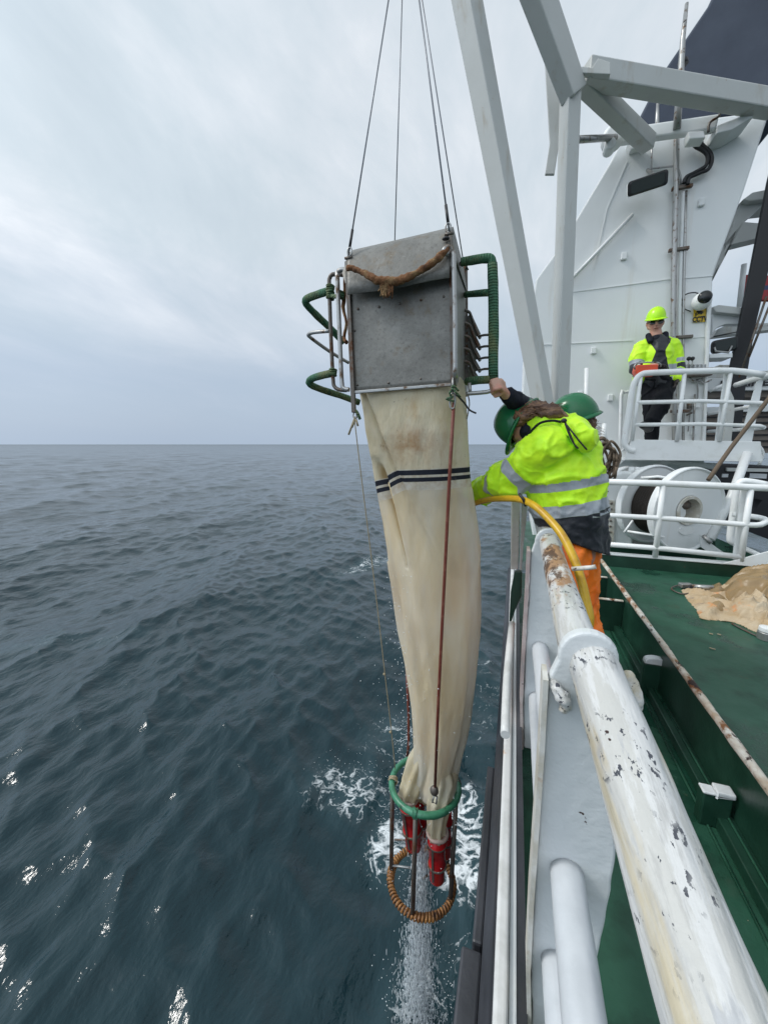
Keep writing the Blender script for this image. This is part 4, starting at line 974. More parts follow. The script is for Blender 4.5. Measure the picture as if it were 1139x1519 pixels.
# ================================================================== SAMPLER GEAR
YN = 1.75; DP = .5          # front plane of the sampler box and its depth
gear = empty('net_sampler', P(600, 480, YN + .25), 'square grey metal multi-net sampler box hanging from four wires over the sea', 'net sampler')
TL, TR, BL, BR = P(514, 398, YN), P(673, 372, YN), P(525, 581, YN), P(673, 569, YN)
D_ = V(0, DP, 0)
def qsheet(a, b, c, d, th, off, nu=24, nv=24, amp=.002, sd=0):
    """thick, slightly buckled sheet between four corners, thickness along off"""
    vs = []; off = Vector(off).normalized()
    for k in (0, 1):
        for i in range(nu + 1):
            for j in range(nv + 1):
                s_, t_ = i / nu, j / nv
                p = a.lerp(b, s_).lerp(d.lerp(c, s_), t_)
                p = p + off * (mnoise.noise(p * 4 + V(sd, 0, 0)) * amp + k * th); vs.append(p)
    n = (nu + 1) * (nv + 1); fs = []
    for i in range(nu):
        for j in range(nv):
            q = (i * (nv + 1) + j, (i + 1) * (nv + 1) + j, (i + 1) * (nv + 1) + j + 1, i * (nv + 1) + j + 1)
            fs.append(q); fs.append(tuple(x + n for x in reversed(q)))
    ring = [i * (nv + 1) for i in range(nu + 1)] + [nu * (nv + 1) + j for j in range(1, nv + 1)] + [i * (nv + 1) + nv for i in range(nu - 1, -1, -1)] + [j for j in range(nv - 1, 0, -1)]
    for i in range(len(ring)):
        a_, b_ = ring[i], ring[(i + 1) % len(ring)]; fs.append((a_, b_, b_ + n, a_ + n))
    mb = MB(); mb.add(vs, fs, True); return mb
fp = qsheet(TL, TR, BR, BL, .004, V(0, 1, 0), amp=.006).build('front_panel', M['alu'], gear)
qsheet(TR + V(.001, .03, 0), TR + D_, BR + D_, BR + V(.001, .03, 0), .004, V(-1, 0, 0), amp=.003, sd=3).build('side_panel', M['alu'], gear)
qsheet(TL + V(0, .02, 0), TL + D_, BL + D_, BL + V(0, .02, 0), .004, V(1, 0, 0), amp=.003, sd=5).build('side_panel', M['alu'], gear)
qsheet(TL + D_, TR + D_, BR + D_, BL + D_, .004, V(0, -1, 0), amp=.003, sd=8).build('back_panel', M['alu'], gear)
# bolts on the front panel
for (u, v) in ((531, 458), (526, 490), (530, 571), (562, 455), (576, 568), (593, 450), (624, 445), (624, 562), (658, 440), (531, 420)):
    MB().ball(P(u, v, YN - .002), (.0055, .004, .0055), 10, 6).build('bolt', M['dsteel'], fp)
# hood: a bent sheet over the mouth
hood_uv = [((515, 437, YN - .055), (666, 412, YN - .055)), ((514, 420, YN - .052), (667, 395, YN - .052)), ((514, 400, YN - .035), (667, 372, YN - .035)), ((515, 384, YN - .01), (667, 352, YN - .01)), ((518, 376, YN + .02), (668, 341, YN + .02)), ((524, 371, YN + .06), (670, 336.5, YN + .06))]
mb = MB(); nv = 30; vs = []
rows = [(P(*a), P(*b)) for a, b in hood_uv]
rows += [(rows[-1][0] + V(.0, .2, .01), rows[-1][1] + V(0, .2, .01)), (rows[-1][0] + V(0, .42, -.06), rows[-1][1] + V(0, .42, -.06))]
for k, th in ((0, 0), (1, .004)):
    for i, (a, b) in enumerate(rows):
        for j in range(nv + 1):
            t_ = j / nv; p = a.lerp(b, t_) + V(0, th, 0 if i < 5 else -th)
            if i == 0: p += V(0, -.012 * math.sin(math.pi * t_), -.016 * math.sin(math.pi * t_) ** 2 * (1 - .7 * t_))
            p += V(0, mnoise.noise(p * 5) * .004, 0)
            vs.append(p)
nr = len(rows); n = nr * (nv + 1); fs = []
for i in range(nr - 1):
    for j in range(nv):
        q = (i * (nv + 1) + j, i * (nv + 1) + j + 1, (i + 1) * (nv + 1) + j + 1, (i + 1) * (nv + 1) + j); fs.append(q); fs.append(tuple(x + n for x in reversed(q)))
for j in range(nv): fs.append((j, j + 1, j + 1 + n, j + n))
for i in range(nr - 1):
    for e_ in (0, nv): a_, b_ = i * (nv + 1) + e_, (i + 1) * (nv + 1) + e_; fs.append((a_, b_, b_ + n, a_ + n))
mb.add(vs, fs, True); mb.build('hood', M['alu'], gear)
hb = [rows[k][1] + V(.002, 0, 0) for k in range(1, 6)] + [rows[5][1] + V(.006, .35, -.03), TR + V(.004, .40, -.02), TR + V(.004, -.03, -.03)]
MB().prism(hb, (.004, 0, 0)).build('hood_cheek', M['alu'], gear)
hb = [rows[k][0] + V(-.002, 0, 0) for k in range(1, 6)] + [rows[5][0] + V(-.002, .35, -.03), TL + V(-.004, .40, -.02), TL + V(-.004, -.03, -.03)]
MB().prism(hb, (-.004, 0, 0)).build('hood_cheek', M['alu'], gear)
# edge channels and rails
def gt_(name, uvY, r, m='steel', sub=1, n=12, par=gear, rough=0): return MB().tube([P(u, v, y) for u, v, y in uvY], r, n, sub=sub, rough=rough).build(name, M[m], par)
MB().beam(P(515, 388, YN - .008), P(525, 612, YN - .008), .020, .016, V(0, 1, 0)).build('edge_channel', M['dsteel'], gear, bevel=.002)
MB().beam(P(668, 350, YN - .012), P(671, 583, YN - .012), .014, .014, V(0, 1, 0)).build('edge_channel', M['dsteel'], gear, bevel=.002)
MB().beam(BL + V(0, -.004, -.004), BR + V(0, -.004, -.004), .014, .014, V(0, 1, 0)).build('bottom_rail', M['steel'], gear, bevel=.003)
MB().beam(P(690.5, 395, YN + .42), P(692, 566, YN + .42), .018, .02, V(0, 1, 0)).build('edge_channel', M['dsteel'], gear, bevel=.002)
gt_('corner_bar', [(671, 374, YN - .05), (672.5, 378, YN - .05), (674.5, 470, YN - .05), (675, 545, YN - .05), (674, 551, YN - .05), (676, 561, YN - .04)], .0105)
# handles at the left
gt_('side_handle', [(516, 402, YN + .02), (508, 400, YN + .02), (501, 404, YN + .02), (500.5, 412, YN + .02), (504, 500, YN + .02), (507, 565, YN + .02), (510, 576, YN + .02), (518, 578, YN + .02)], .0105, 'steel', 3)
gt_('side_handle', [(509, 408, YN + .12), (494, 407, YN + .1), (489, 413, YN + .1), (488.5, 425, YN + .1), (491, 500, YN + .1), (494, 560, YN + .1), (496, 573, YN + .1), (503, 578, YN + .1), (514, 579, YN + .1)], .0098, 'dsteel', 3)
gt_('bumper_tube', [(489, 491, YN + .1), (466, 493, YN + .15), (458, 496, YN + .18), (461, 501, YN + .22), (490, 522, YN + .36), (517, 538, YN + .48)], .0095, 'steel', 3)
gb1 = gt_('rope_bumper', [(490, 431, YN + .1), (468, 438, YN + .15), (455, 444, YN + .18), (454, 451, YN + .20), (470, 468, YN + .3), (490, 487, YN + .42), (510, 508, YN + .5)], .0190, 'gropeh', 3, 14, gear, .12)
gb2 = gt_('rope_bumper', [(494, 553, YN + .1), (474, 558, YN + .14), (461, 563, YN + .17), (460, 570, YN + .19), (478, 578, YN + .3), (505, 587, YN + .42), (533, 597, YN + .5)], .0185, 'gropeh', 3, 14, gear, .12)
# green lashings
def lashing(c, r, m='grope', par=gear, k=4, ax=V(0, 0, 1), rt_=.005):
    s_, u_ = frame(ax); pts = []
    for i in range(k * 12):
        a = 2 * math.pi * i / 12; pts.append(Vector(c) + (s_ * math.cos(a) + u_ * math.sin(a)) * r * (1 + .12 * math.sin(i * 1.7)) + ax * ((i / 12 - k / 2) * rt_ * 1.7))
    return MB().tube(pts, rt_, 6).build('lashing', M[m], par)
for (u, v, y, r) in ((490, 428, YN + .1, .017), (490, 438, YN + .1, .016), (494, 552, YN + .1, .016), (505, 438, YN + .05, .016)): lashing(P(u, v, y), r)
MB().tube([P(492, 439, YN + .08), P(500, 440, YN + .05), P(508, 437, YN + .03)], .010, 8, rough=.3).build('lashing', M['grope'], gear)
# orange-brown frayed strap down the left edge
gt_('frayed_rope', [(511, 405, YN + .05), (512, 430, YN + .06), (509, 455, YN + .07), (514, 480, YN + .06), (510, 500, YN + .07), (514, 508, YN + .05)], .009, 'brope', 3, 8, gear, .5)
# right bumper frame wrapped in green rope
YBp = YN + .12
gt_('rope_bumper', [(684, 389, YBp), (700, 386, YBp), (722, 383, YBp), (729, 386, YBp), (730, 394, YBp)], .019, 'gropeh', 3, 14, gear, .1)
gt_('rope_bumper', [(730, 391, YBp), (731, 420, YBp), (731.5, 450, YBp), (731.5, 500, YBp), (731, 562, YBp)], [.0215, .022, .0225, .023, .0215], 'grope', 3, 16, gear, .1)
gt_('rope_bumper', [(690, 437, YBp + .2), (706, 435.5, YBp + .15), (725, 434, YBp)], .0155, 'gropeh', 2, 12, gear, .1)
gt_('rope_bumper', [(693, 566, YBp + .05), (710, 564, YBp), (728, 563, YBp)], .0185, 'gropeh', 2, 14, gear, .1)
gt_('bumper_tube', [(684, 391, YBp), (692, 390, YBp + .1), (692, 400, YBp + .1)], .010, 'dsteel')
gt_('bumper_tube', [(691, 584, YBp), (700, 583.5, YBp), (722, 581.5, YBp), (731, 578, YBp), (734, 572, YBp)], .0095, 'steel', 2)
gt_('bumper_tube', [(696, 568, YBp), (697, 586, YBp)], .0085, 'steel')
# net bars: five closing bars hinged on the right edge
for k in range(5):
    v0 = 461 + k * 19
    b_ = gt_('net_bar', [(684.5, v0, YN + .36), (689, v0 - 1, YN + .36), (694, v0 + 1, YN + .37), (697, v0 + 4, YN + .38), (702, v0 + 18, YN + .4), (709, v0 + 36 - k * 2, YN + .42), (712, v0 + 41 - k * 2.4, YN + .42)], .0075, 'dsteel', 2, 10)
    MB().tube([P(709, v0 + 38 - k * 2.2, YN + .40), P(718, v0 + 36 - k * 2.2, YN + .3), P(727, v0 + 35.5 - k * 2.2, YN + .2)], .006, 10).build('cross_rod', M['steel'], b_)
    MB().beam(P(693, v0 + 8, YN + .41), P(707, v0 + 38 - k * 2, YN + .45), .045, .008, V(0, 1, 0)).build('bar_plate', M['alu'], b_, bevel=.002)
# brown hawser with a frayed end slung across the hood
rope_uv = [(515, 397, YN - .075), (525, 399, YN - .078), (540, 405, YN - .085), (556, 414, YN - .09), (570, 417, YN - .09), (588, 417, YN - .09), (605, 412, YN - .09), (625, 401, YN - .085), (645, 387, YN - .08), (656, 376, YN - .07), (663, 368, YN - .06)]
hw = tag(MB().tube([P(*q) for q in rope_uv], [.0115, .012, .013, .014, .016, .015, .0145, .0135, .0125, .012, .011], 12, sub=10, rough=.5).build('hawser', M['brope'], None), 'frayed brown rope slung across the metal hood of the sampler', 'rope')
for k in range(46):
    u = 572 + rnd.gauss(0, 4.0); v = 420
    L = rnd.uniform(10, 24); MBk = MB().tube([P(u, v - 6, YN - .092 + rnd.uniform(-.01, .01)), P(u + rnd.uniform(-2, 2), v + L * .5, YN - .09), P(u + rnd.uniform(-3, 3), v + L, YN - .088 + rnd.uniform(-.012, .012))], [.0045, .004, .002], 6, sub=3, rough=.4)
    MBk.build('frayed_strand', M['brope'], hw)
MB().tube([P(664, 366, YN - .06), P(658, 371, YN - .07), P(662, 377, YN - .06), P(668, 370, YN - .05)], .009, 8, closed=True, sub=3).build('knot', M['steel'], hw)
MB().tube([P(640, 392, YN - .07), P(652, 382, YN - .065), P(664, 372, YN - .05)], .009, 8, sub=3, rough=.3).build('second_strand', M['brope'], hw)

# bridle wires to the hook above the picture
apex = P(601, -158, 2.0)
for k, (a, lab, sh) in enumerate(((P(517, 378, YN - .01), 'thin grey bridle wire to the front left corner of the sampler, leftmost of the four', 1), (P(666, 342, YN - .01), 'thin grey bridle wire to the front right corner of the sampler with a black clamp', 1),
              (rows[5][0] + V(.05, DP - .04, -.02), 'thin grey bridle wire going down behind the middle of the hood', 0), (rows[5][1] + V(.008, DP - .1, -.03), 'thin grey bridle wire to the rear right corner, rightmost of the four', 0))):
    w = tag(MB().tube([a, apex], .0035 if sh else .003, 8).build('bridle_wire', M['wire'], None), lab, 'wire', 'bridle wires above the sampler')
    if sh:
        d = (apex - a).normalized()
        MB().tube([a + d * .035, a + d * .11], .0062, 8).build('sleeve', M['black'], w)
        MB().tube([a + d * .03 + V(math.cos(t) * .011, 0, math.sin(t) * .017 - .015) for t in [2 * math.pi * i / 14 for i in range(14)]], .0035, 8, closed=True).build('shackle', M['steel'], w)
        MB().cyl(a + V(-.018, 0, -.012), a + V(.018, 0, -.012), .006, 8).build('pin', M['dsteel'], w)
MB().ball(P(661, 354, YN - .03), (.016, .012, .007), 10, 6).build('clamp', M['black'], gear)

# --- the net bag
def interp(tab, x):
    if x <= tab[0][0]: return tab[0][1]
    for (a, va), (b, vb) in zip(tab[:-1], tab[1:]):
        if x <= b: 
            t_ = (x - a) / (b - a); return va + (vb - va) * t_
    return tab[-1][1]
SIL_L = [(578, 527), (600, 533), (640, 541), (670, 547), (700, 554), (740, 562), (790, 570), (840, 578), (900, 588), (950, 595), (1000, 602), (1050, 609), (1090, 613), (1120, 616), (1145, 612), (1172, 599)]
SIL_R = [(566, 693), (600, 696), (640, 697.5), (700, 698), (740, 703), (780, 709), (820, 714), (860, 717), (900, 716), (950, 712), (1000, 706), (1040, 700), (1080, 692), (1110, 684), (1140, 676), (1172, 672)]
YM_ = YN + .25
DEPTH = [(570, .232), (700, .230), (900, .20), (1050, .13), (1172, .09)]
def smooth_interp(tab, v): return (interp(tab, v - 12) + 2 * interp(tab, v) + interp(tab, v + 12)) / 4
NU, NV = 150, 260
vs = []; GAP = []; LV = []
for j in range(NV + 1):
    v = 570 + (1172 - 570) * j / NV
    t_ = j / NV
    ul, ur = smooth_interp(SIL_L, v), smooth_interp(SIL_R, v)
    dy = smooth_interp(DEPTH, v)
    # silhouette edges: the left edge is the front-left corner, the right edge the rear-right corner while the bag is square
    sq = max(0, 1 - t_ * 1.6)
    pl_ = P(ul, v, YM_ - dy * sq); pr2 = P(ur, v, YM_ + dy * sq * .8)
    zz = (pl_.z + pr2.z) / 2; zl = P((ul + ur) / 2, v, YM_).z
    cx_ = (pl_.x + pr2.x) / 2 - .014 * sq; hx = (pr2.x - pl_.x) / 2 * (1 + .05 * sq)
    ex = .45 + .55 * min(1, t_ * 1.8)
    for i in range(NU):
        a = 2 * math.pi * i / NU
        c_, s_ = math.cos(a), math.sin(a)
        xx = math.copysign(abs(c_) ** ex, c_); yy = math.copysign(abs(s_) ** ex, s_)
        # folds: long vertical pleats deepening downwards, plus the diagonal tuck at the front left
        fold = .022 * min(1, t_ * 2 + .05) * (math.sin(a * 5 + 1.2 * t_ * 6.28 + .8) * .6 + math.sin(a * 9 - t_ * 5) * .45) + .012 * mnoise.noise(V(xx * 3, yy * 3, t_ * 7)) * min(1, t_ * 3 + .2)
        fold += .004 * mnoise.noise(V(xx * 9, yy * 9, t_ * 24))
        px = cx_ + hx * xx * .985; py = YM_ + dy * yy
        # diagonal fold line on the front face
        if yy < -.3:
            uu = (xx + 1) / 2
            fl = .02 + .95 * t_ if t_ < .5 else .5
            f0 = .06 + t_ * 1.45 if t_ < .45 else .06 + .45 * 1.45
            d = (uu - f0)
            if t_ < .45: fold += (-.040 * math.exp(-(d / .03) ** 2) + .045 * (1 / (1 + math.exp(-d * 80))) * min(1, t_ * 8)) * (1 - (t_ / .45) ** 3)
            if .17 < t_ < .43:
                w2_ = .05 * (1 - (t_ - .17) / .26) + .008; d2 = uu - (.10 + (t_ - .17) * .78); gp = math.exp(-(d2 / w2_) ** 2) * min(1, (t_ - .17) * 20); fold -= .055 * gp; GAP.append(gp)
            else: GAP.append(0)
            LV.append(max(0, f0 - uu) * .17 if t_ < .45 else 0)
        else: GAP.append(0); LV.append(0)
        rad = math.hypot(px - cx_, py - YM_) + 1e-6
        k_ = 1 + fold / rad * .8
        if abs(xx) > .97 and sq > .3: k_ = 1 + (k_ - 1) * .3
        # z from the mean pixel row, level rings tilted a little like the box
        z_ = zl + (px - cx_) * .05
        vs.append(V(cx_ + (px - cx_) * k_, YM_ + (py - YM_) * k_, z_))
fs = [(j * NU + i, j * NU + (i + 1) % NU, (j + 1) * NU + (i + 1) % NU, (j + 1) * NU + i) for j in range(NV) for i in range(NU)]
mb = MB(); mb.add(vs, fs, True)
nb = mb.build('net_bag', None)
me = nb.data
zb = P(600, 695, YM_ - .22).z          # level of the double band
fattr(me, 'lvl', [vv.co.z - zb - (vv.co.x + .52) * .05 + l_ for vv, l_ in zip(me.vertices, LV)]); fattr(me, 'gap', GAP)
m = bpy.data.materials.new('wet_net_cloth'); m.use_nodes = True; t = m.node_tree; b = t.nodes['Principled BSDF']
at = N(t, 'ShaderNodeAttribute'); at.attribute_name = 'lvl'; lv_ = at.outputs['Fac']
g = N(t, 'ShaderNodeNewGeometry'); pos = g.outputs['Position']
def noise_(sc, st=(1, 1, 1), det=6, loc=(0, 0, 0)):
    mpn = N(t, 'ShaderNodeMapping'); t.links.new(pos, mpn.inputs[0]); mpn.inputs['Scale'].default_value = st; mpn.inputs['Location'].default_value = loc
    n = N(t, 'ShaderNodeTexNoise'); n.inputs['Scale'].default_value = sc; n.inputs['Detail'].default_value = det; n.inputs['Roughness'].default_value = .62
    t.links.new(mpn.outputs[0], n.inputs[0]); return n.outputs['Fac']
def mixc(f, a, bb):
    n = N(t, 'ShaderNodeMixRGB')
    t.links.new(f, n.inputs[0]) if not isinstance(f, float) else setattr(n.inputs[0], 'default_value', f)
    for k, q in ((1, a), (2, bb)):
        if isinstance(q, tuple): n.inputs[k].default_value = (*q, 1)
        else: t.links.new(q, n.inputs[k])
    return n.outputs[0]
canvas = mixc(ramp(t, [(.35, 0.), (.65, 1.)], noise_(4)).outputs[0], (.76, .71, .57), (.66, .57, .38))
# rusty stain where the gear rubs the canvas
def spot(c, rad):
    s1 = N(t, 'ShaderNodeVectorMath', operation='SUBTRACT'); t.links.new(pos, s1.inputs[0]); s1.inputs[1].default_value = c
    s2 = N(t, 'ShaderNodeVectorMath', operation='DIVIDE'); t.links.new(s1.outputs[0], s2.inputs[0]); s2.inputs[1].default_value = rad
    s3 = N(t, 'ShaderNodeVectorMath', operation='LENGTH'); t.links.new(s2.outputs[0], s3.inputs[0])
    return ramp(t, [(0., 1.), (1., 0.)], s3.outputs['Value']).outputs[0]
def mul(a, bb):
    n = N(t, 'ShaderNodeMath', operation='MULTIPLY')
    for k, q in ((0, a), (1, bb)):
        if isinstance(q, float): n.inputs[k].default_value = q
        else: t.links.new(q, n.inputs[k])
    return n.outputs[0]
st1 = mul(spot(tuple(P(610, 660, YN)), (.17, .3, .12)), ramp(t, [(.36, 0.), (.62, 1.)], noise_(11, det=8)).outputs[0])
canvas = mixc(st1, canvas, (.38, .17, .05))
canvas = mixc(mul(ramp(t, [(.66, 0.), (.70, 1.)], noise_(38)).outputs[0], .6), canvas, (.20, .14, .09))
canvas = mixc(mul(ramp(t, [(.58, 0.), (.72, 1.)], noise_(6, (1, 1, .6), 8, (3, 1, 0))).outputs[0], .6), canvas, (.46, .30, .14))
meshc = mixc(ramp(t, [(.35, 0.), (.66, 1.)], noise_(3.2, (1, 1, .3), 5, (5, 2, 1))).outputs[0], (.88, .86, .79), (.82, .71, .50))
meshc = mixc(mul(spot(tuple(P(680, 850, YM_)), (.09, .4, .30)), .75), meshc, (.52, .28, .11))
meshc = mixc(mul(spot(tuple(P(595, 870, YM_)), (.10, .4, .28)), .45), meshc, (.55, .36, .14))
meshc = mixc(mul(ramp(t, [(.55, 0.), (.75, 1.)], noise_(14, (1, 1, .12), 6)).outputs[0], .35), meshc, (.76, .74, .68))
lvr = N(t, 'ShaderNodeMapRange'); t.links.new(lv_, lvr.inputs['Value']); lvr.inputs['From Min'].default_value = -.5; lvr.inputs['From Max'].default_value = .5
L_ = lvr.outputs[0]          # .5 = top edge of the double band
def at_(z): return .5 + z
isband = ramp(t, [(0, 0.), (at_(-.0665), 0.), (at_(-.066), 1.), (at_(-.046), 1.), (at_(-.0455), 0.), (at_(-.032), 0.), (at_(-.0315), 1.), (at_(-.011), 1.), (at_(-.0105), 0.), (1., 0.)], L_, 'CONSTANT').outputs[0]
iswhite = ramp(t, [(0, 0.), (at_(-.104), 1.), (at_(-.066), 1.), (at_(-.046), 1.), (at_(-.011), 1.), (at_(-.004), 0.)], L_, 'CONSTANT').outputs[0]
iscanvas = ramp(t, [(0, 0.), (at_(-.104), 1.)], L_, 'CONSTANT').outputs[0]
body = mixc(iscanvas, meshc, canvas)
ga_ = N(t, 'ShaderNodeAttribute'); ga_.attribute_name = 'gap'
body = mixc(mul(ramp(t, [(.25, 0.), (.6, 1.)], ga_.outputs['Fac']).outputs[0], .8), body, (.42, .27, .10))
body = mixc(iswhite, body, mixc(ramp(t, [(.4, 0.), (.65, 1.)], noise_(20)).outputs[0], (.72, .70, .64), (.55, .47, .36)))
body = mixc(isband, body, (.010, .014, .028))
t.links.new(body, b.inputs['Base Color'])
b.inputs['Roughness'].default_value = .55
rg = N(t, 'ShaderNodeMapRange'); t.links.new(iscanvas, rg.inputs['Value']); rg.inputs['To Min'].default_value = .38; rg.inputs['To Max'].default_value = .7; t.links.new(rg.outputs[0], b.inputs['Roughness'])
tl = N(t, 'ShaderNodeBsdfTranslucent'); t.links.new(body, tl.inputs[0])
ms = N(t, 'ShaderNodeMixShader'); ms.inputs[0].default_value = .42
t.links.new(b.outputs[0], ms.inputs[1]); t.links.new(tl.outputs[0], ms.inputs[2])
tp = N(t, 'ShaderNodeBsdfTransparent'); ms2 = N(t, 'ShaderNodeMixShader')
al = N(t, 'ShaderNodeMapRange'); t.links.new(iscanvas, al.inputs['Value']); al.inputs['To Min'].default_value = .28; al.inputs['To Max'].default_value = 0.
t.links.new(al.outputs[0], ms2.inputs[0]); t.links.new(ms.outputs[0], ms2.inputs[1]); t.links.new(tp.outputs[0], ms2.inputs[2])
t.links.new(ms2.outputs[0], t.nodes['Material Output'].inputs[0])
bc = None
for sc, st, s_, d_ in ((7, (1, 1, .35), .6, .035), (22, (1, 1, .25), .5, .010), (60, (1, 1, 1), .3, .003)):
    bn = N(t, 'ShaderNodeBump'); bn.inputs['Strength'].default_value = s_; bn.inputs['Distance'].default_value = d_; t.links.new(noise_(sc, st), bn.inputs['Height'])
    if bc is not None: t.links.new(bc, bn.inputs['Normal'])
    bc = bn.outputs[0]
t.links.new(bc, b.inputs['Normal']); M['net'] = m
me.materials.clear(); me.materials.append(m)
tag(nb, 'long stained cream net bag with a black and white double band below the sampler box', 'net')

inner = []
for j in range(120):
    v = 712 + (1165 - 712) * j / 119; t_ = j / 119; ul = smooth_interp(SIL_L, v) + 9 - 4 * t_; ur = smooth_interp(SIL_R, v) - 30 + 18 * t_; dy = smooth_interp(DEPTH, v) * .72
    cx_ = (P(ul, v, YM_ - .05).x + P(ur, v, YM_).x) / 2; hx = (P(ur, v, YM_).x - P(ul, v, YM_ - .05).x) / 2; zl = P((ul + ur) / 2, v, YM_).z
    for i in range(72):
        a = 2 * math.pi * i / 72; f_ = 1 + .10 * math.sin(5 * a + t_ * 4) + .06 * math.sin(11 * a - t_ * 6) + .05 * mnoise.noise(V(math.cos(a) * 2, math.sin(a) * 2, t_ * 9))
        inner.append(V(cx_ + hx * math.cos(a) * min(f_, 1.08), YM_ + dy * math.sin(a) * f_, zl))
mb = MB(); mb.add(inner, [(j * 72 + i, j * 72 + (i + 1) % 72, (j + 1) * 72 + (i + 1) % 72, (j + 1) * 72 + i) for j in range(119) for i in range(72)], True)
mb.build('inner_net', mat('inner_net_cloth', (.86, .72, .44), .6, layers=[dict(col=(.50, .33, .15), scale=3.5, lo=.42, hi=.62, st=(1, 1, .35)), dict(col=(.72, .66, .52), scale=9, lo=.55, hi=.7, st=(1, 1, .2), amt=.7)], bumps=[(20, .6, .012, (1, 1, .25))]), nb)

# --- cod end frame
YR_ = 2.0; rc = P(630, 1163, YR_); RR_ = .203
ce = empty('bucket_cage', P(627, 1310, YR_), 'round cage of steel bars with a green top ring and brown rope-wrapped bottom ring', 'cage')
rb_ = P(625, 1306, YR_); RB_ = .20
def circ(c, r, n=48, ph=0, wob=0.): return [c + V(math.cos(2 * math.pi * i / n + ph) * r, math.sin(2 * math.pi * i / n + ph) * r, wob * math.sin(i * .9)) for i in range(n)]
MB().tube(circ(rc, RR_, 56), .019, 14, closed=True, rough=.15).build('top_ring', M['gring'], ce)
# thick fibre turns round the bottom ring
pts = []; turns = 62
for i in range(turns * 10):
    a = 2 * math.pi * i / (turns * 10); b2 = 2 * math.pi * i / 10
    c_ = rb_ + V(math.cos(a) * RB_, math.sin(a) * RB_, 0); rad_ = V(math.cos(a), math.sin(a), 0)
    pts.append(c_ + (rad_ * math.cos(b2) + V(0, 0, 1) * math.sin(b2)) * (.0165 + .003 * mnoise.noise(c_ * 14)))
MB().tube(pts, .0088, 6, closed=True, rough=.4).build('rope_winding', M['orope'], ce)
MB().tube(circ(rb_, RB_, 40), .012, 10, closed=True).build('bottom_ring', M['dsteel'], ce)
for ang in (R(-92), R(-176), R(-14), R(88)):
    a = rc + V(math.cos(ang) * RR_, math.sin(ang) * RR_, 0); b_ = rb_ + V(math.cos(ang) * RB_, math.sin(ang) * RB_, 0)
    MB().tube([a, b_ + V(0, 0, -.0)], .0135, 14).build('cage_bar', M['dsteel'], ce)
MB().tube([rb_ + V(-RB_, -.02, .06), rb_ + V(.0, .02, .06)], .007, 8).build('cross_bar', M['steel'], ce)
MB().tube([rb_ + V(-RB_, .05, .18), rb_ + V(-.02, .1, .18)], .006, 8).build('cross_bar', M['dsteel'], ce)
MB().tube([rb_ + V(.02, -.06, .10), rb_ + V(.16, .10, .10)], .007, 8).build('cross_bar', M['dsteel'], ce)
lashing(rc + V(-RR_ * .94, -RR_ * .2, 0), .025, 'twine', ce, 4, V(.2, -1, 0), .004); lashing(rc + V(-.01, -RR_, 0), .024, 'gring', ce, 4, V(1, 0, 0), .004)
for k in range(8):
    a = R(20) + k * .09; c_ = rc + V(math.cos(a) * RR_, math.sin(a) * RR_, 0)
    MB().tube([c_ + V(.02 * math.cos(q), 0, .02 * math.sin(q)) for q in [2 * math.pi * i / 10 for i in range(10)]], .003, 6, closed=True).build('chain_link', M['steel'], ce)

def bucket(uv_top, uv_bot, Yb, r, lab, sleeve=None):
    a, b_ = P(*uv_top, Yb), P(*uv_bot, Yb); L = (a - b_).length; axx = (a - b_).normalized()
    e = empty('collecting_bucket', b_, lab, 'bucket', 'red collecting buckets in the cage')
    MB().lathe([(0, 0), (r * .80, 0), (r * .86, .006), (r * .86, L * .28), (r, L * .32), (r, L * .36), (r * .93, L * .38), (r * .93, L * .74), (r * 1.08, L * .76), (r * 1.08, L * .82), (r * .95, L * .84), (r * .95, L), (0, L)], b_, axx, 28, True).build('body', M['red'], e)
    for hh in (.34, .79): MB().lathe([(r * 1.0, L * hh - .006), (r * 1.12, L * hh - .004), (r * 1.12, L * hh + .004), (r * 1.0, L * hh + .006)], b_, axx, 28).build('hose_clamp', M['dsteel'], e)
    MB().beam(a + V(-.3 * r, -r * 1.02, -L * .2), b_ + V(-.3 * r, -r * .98, L * .1), .012, .006, V(0, 1, 0)).build('latch_bar', M['dsteel'], e)
    return e
bucket((606, 1180), (614, 1256), 1.96, .058, 'red collecting bucket at the left of the cage, under the bunched net')
bucket((648, 1235), (648, 1304), 1.92, .052, 'lowest red collecting bucket hanging clear of the net end at right')
bucket((618, 1176), (624, 1244), 2.10, .048, 'red collecting bucket behind the front cage bar')
bucket((660, 1205), (660, 1268), 2.08, .044, 'dark red collecting bucket deepest in shade at the right of the cage')

# gathered net ends: right end hanging down to its bucket, left ends in a collar
def net_end(name, path, radii, lab, par=None):
    mb = MB(); n = 40; vs = []; m_ = len(path); k = 6; pts = []; rs = []
    for i in range(m_ - 1):
        for j in range(k): pts.append(path[i].lerp(path[i + 1], j / k)); rs.append(radii[i] + (radii[i + 1] - radii[i]) * j / k)
    pts.append(path[-1]); rs.append(radii[-1])
    for i, p in enumerate(pts):
        for q in range(n):
            a = 2 * math.pi * q / n; rr__ = rs[i] * (1 + .16 * math.sin(7 * a + i * .12) + .12 * mnoise.noise(V(math.cos(a) * 2, math.sin(a) * 2, i * .2)))
            vs.append(p + V(math.cos(a) * rr__, math.sin(a) * rr__, 0))
    fs = [(i * n + q, i * n + (q + 1) % n, (i + 1) * n + (q + 1) % n, (i + 1) * n + q) for i in range(len(pts) - 1) for q in range(n)]
    mb.add(vs, fs, True); mb.f += [tuple(range(n)), tuple((len(pts) - 1) * n + q for q in reversed(range(n)))]; mb.sm += [False, False]
    return mb.build(name, M['net'], par, lab)
